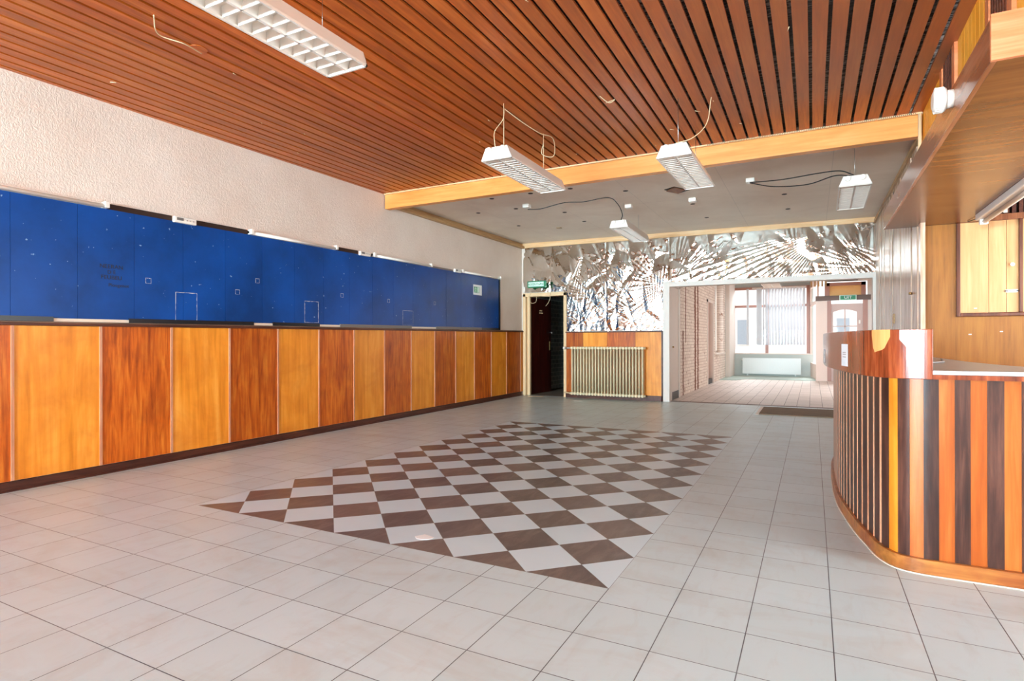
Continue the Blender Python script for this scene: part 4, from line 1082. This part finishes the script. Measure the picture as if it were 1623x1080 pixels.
struct('wall_sill_box', MB().box(-2.40, -.0, yw - .16, yw, 0, .70), 'sage')
# vertical blind
t = thing('vertical_blind', (-.9, yw - .1, 2.85), 'white vertical blind covering the right part of the shop window', 'blind')
MB().box(-1.75, -.17, yw - .12, yw - .07, 2.82, 2.86).build('head_rail', 'white', t)
for k in range(14):
    xc = -1.40 + k * .089; a = R(35) if k > 0 else R(70); m = MB(); dx, dy = .045 * math.cos(a), .045 * math.sin(a)
    m.hexa([(xc - dx, yw - .095 - dy, 1.0), (xc + dx, yw - .095 + dy, 1.0), (xc + dx, yw - .093 + dy, 1.0), (xc - dx, yw - .093 - dy, 1.0),
            (xc - dx, yw - .095 - dy, 2.82), (xc + dx, yw - .095 + dy, 2.82), (xc + dx, yw - .093 + dy, 2.82), (xc - dx, yw - .093 - dy, 2.82)])
    m.build('vane', 'vane', t)
for k, xc in enumerate((-1.53, -1.49, -1.58, -1.88)):
    m = MB(); m.box(xc - .035, xc + .035, yw - .10 - .004 * k, yw - .097 - .004 * k, 1.0, 2.82); m.build('vane', 'vane', t)
# panel radiator
t = thing('panel_radiator', (-1.18, yw - .25, .07), 'low white ribbed panel radiator under the shop window', 'radiator')
m = MB(); m.box(-2.03, -.32, yw - .27, yw - .20, .07, .58); m.build('panel', 'newrad', t, bevel=.006)
m = MB(); xx = -2.0
while xx < -.36: m.box(xx, xx + .02, yw - .278, yw - .27, .10, .55); xx += .048
m.build('ribs', 'newrad', t)
m = MB(); m.disc((-2.06, yw - .24, .52), (1, 0, 0), .02, .04, 12); m.build('valve', 'whitepl', t)
m = MB(); m.box(-1.9, -1.86, yw - .24, yw - .2, .013, .1); m.box(-.5, -.46, yw - .24, yw - .2, .013, .1); m.build('feet', 'newrad', t)
# carpet
m = MB(); m.prism([(-2.40, 17.6), (-1.95, 17.7), (-1.75, 18.35), (.07, 18.35), (.07, yw - .16), (-2.40, yw - .16)], -.002, .012)
o = m.build('carpet', 'carpet'); tag(o, 'sage green carpet on the floor below the shop window', 'carpet')
# entry
yd = 18.4
m = MB(); m.box(.08, .36, yd, yd + .28, 0, 2.25); struct('wall_column', m, 'column')
struct('trim_14', MB().box(.07, 1.40, yd - .06, yd, 2.25, 2.385), 'rail2')
m = MB(); m.box(.36, .46, yd + .02, yd + .14, 0, 2.25); m.box(1.22, 1.33, yd - .02, yd + .14, 0, 2.25); struct('trim_15', m, 'brownpaint')
m = MB(); m.box(1.33, 1.6, yd, yd + .15, 0, 3.1); m.box(.3, 1.33, yd + .0, yd + .15, 2.78, 3.1); struct('wall_entry', m, 'offwhite')
struct('wall_front_right', MB().box(1.5, 1.6, 11.15, yd, 0, 3.1), 'offwhite')
m = MB(); m.box(.30, .42, yd, yd + .1, 2.385, 2.75); m.box(1.18, 1.29, yd, yd + .1, 2.385, 2.75); m.box(.30, 1.29, yd, yd + .1, 2.66, 2.75)
struct('trim_16', m, 'brownpaint')
struct('trim_17', MB().box(.42, 1.18, yd + .05, yd + .08, 2.385, 2.66), 'transom')
struct('trim_18', MB().box(.35, 1.1, yd - .015, yd - .001, 2.79, 2.87), 'dark')
m = MB()
for k in range(5): m.box(-.05 + k * .09, -.01 + k * .09, yd - .05, yd + .1, 2.66, 2.95)
struct('trim_19', m, 'molding')
dleaf = tag(bpy.data.objects.new('door_4', None), kind='structure'); COL.objects.link(dleaf); dleaf.location = (.46, yd + .08, 0)
def dp(mb, name, mat):
    o = mb.build(name, mat); o.parent = dleaf; o.location = (0, 0, 0); return o
m = MB(); Wd = .76
m.box(0, .05, 0, .04, 0, 2.16); m.box(.62, Wd, 0, .04, 0, 2.16); m.box(.05, .62, 0, .04, 0, 1.05); m.box(.05, .62, 0, .04, 1.52, 1.55); m.box(.32, .35, 0, .04, 1.05, 2.0)
n = 12                                      # arched head above the four panes
for k in range(n):
    a0, a1 = k / n, (k + 1) / n; x0_, x1_ = .05 + .57 * a0, .05 + .57 * a1
    z0_ = 1.93 + .07 * math.sin(math.pi * a0); z1_ = 1.93 + .07 * math.sin(math.pi * a1)
    m.hexa([(x0_, 0, z0_), (x1_, 0, z1_), (x1_, .04, z1_), (x0_, .04, z0_), (x0_, 0, 2.16), (x1_, 0, 2.16), (x1_, .04, 2.16), (x0_, .04, 2.16)])
dp(m, 'door_leaf', 'leafdoor')
dp(MB().box(.05, .62, .018, .022, 1.05, 2.0), 'door_glass', 'glass')
dp(MB().box(.66, .70, -.05, 0, 1.60, 1.70), 'door_lock', 'whitepl')
# angled side window between door and shop window
m = MB()
def ang(u, z0, z1, u2, th=.04):
    ax, ay = -.08, yw - .02; bx, by = .12, yd + .2
    p0 = (ax + (bx - ax) * u, ay + (by - ay) * u); p1 = (ax + (bx - ax) * u2, ay + (by - ay) * u2)
    m.hexa([(p0[0], p0[1], z0), (p1[0], p1[1], z0), (p1[0] + th, p1[1], z0), (p0[0] + th, p0[1], z0), (p0[0], p0[1], z1), (p1[0], p1[1], z1), (p1[0] + th, p1[1], z1), (p0[0] + th, p0[1], z1)])
ang(0, 0, .45, 1); ang(0, 2.75, 3.0, 1); ang(0, 2.2, 2.3, 1); ang(0, .45, 2.75, .06); ang(.94, .45, 2.75, 1)
struct('window_3', m, 'column')
# exit sign UIT
t = thing('uit_sign', (.86, yd - .1, 2.3), 'small green UIT exit sign on the header over the entry door', 'sign')
MB().box(.655, 1.06, yd - .13, yd - .06, 2.245, 2.385).build('light_box', 'signpale', t, bevel=.004)
MB().box(.675, 1.04, yd - .135, yd - .13, 2.26, 2.37).build('green_face', 'green', t)
text_mesh('sign_text', 'UIT', .11, 'paper', t, Matrix.Translation((.86, yd - .137, 2.315)) @ Matrix.Rotation(R(90), 4, 'X'), .001, 1.1)
# lamp in the front room
LF = louver((-.98, 16.4, 2.62), 1.2, .45, .10, 'louvred strip lamp in the front room before the shop window', 14, group=G_)
wires(LF, [(-.98, 16.6, 2.7), (-.98, 16.6, 2.998)]); wires(LF, [(-.98, 17.4, 2.7), (-.98, 17.4, 2.998)])

# ------------------------------------------------------------------ street outside
struct('ground_street', MB().box(-14, 12, 20.62, 34, -.25, -.15), 'street')
t = thing('street_building', (-4, 30, -.15), 'pale building with grey windows across the street', 'building')
MB().box(-14, 8, 30, 31, -.15, 7).build('wall', 'facade', t)
for xx, z0, z1 in [(-4.9, .9, 2.2), (-4.05, .9, 2.2), (-3.3, .9, 2.2), (-6.4, .9, 2.2), (.9, .9, 2.2), (2.2, 0, 2.1)]:
    f = MB().box(xx, xx + .62, 29.96, 30, z0, z1).build('window', 'white', t)
    o = MB().box(xx + .05, xx + .57, 29.95, 29.96, z0 + .05, z1 - .05).build('pane', 'facwin'); o.parent = f; o.location = (0, 0, 0)
t = thing('parked_car', (-4.0, 25.2, -.15), 'white car parked in the street outside the shop window', 'car')
prof = [(-6.4, .25), (-6.3, .75), (-5.8, .85), (-5.2, 1.25), (-3.9, 1.28), (-3.2, .88), (-2.3, .75), (-2.2, .3)]
m = MB(); b = 0
for yy in (24.4, 26.0): m.v += [(x, yy, z - .05) for x, z in prof]
n = len(prof); m.face(list(range(n))); m.face([n + i for i in reversed(range(n))])
for i in range(n): m.face([i, n + i, n + (i + 1) % n, (i + 1) % n])
m.build('body', 'paint_car', t, bevel=.05, seg=3)
m = MB(); m.prism([(-5.1, 24.39), (-3.75, 24.39), (-3.75, 24.41), (-5.1, 24.41)], .85, 1.15, [(-5.0, 24.39), (-3.95, 24.39), (-3.95, 24.41), (-5.0, 24.41)]); m.build('side_window', 'carglass', t)
for xx in (-5.6, -3.0):
    m = MB(); m.disc((xx, 24.38, .17), (0, 1, 0), .31, .2, 24); m.build('wheel', 'rubber', t)
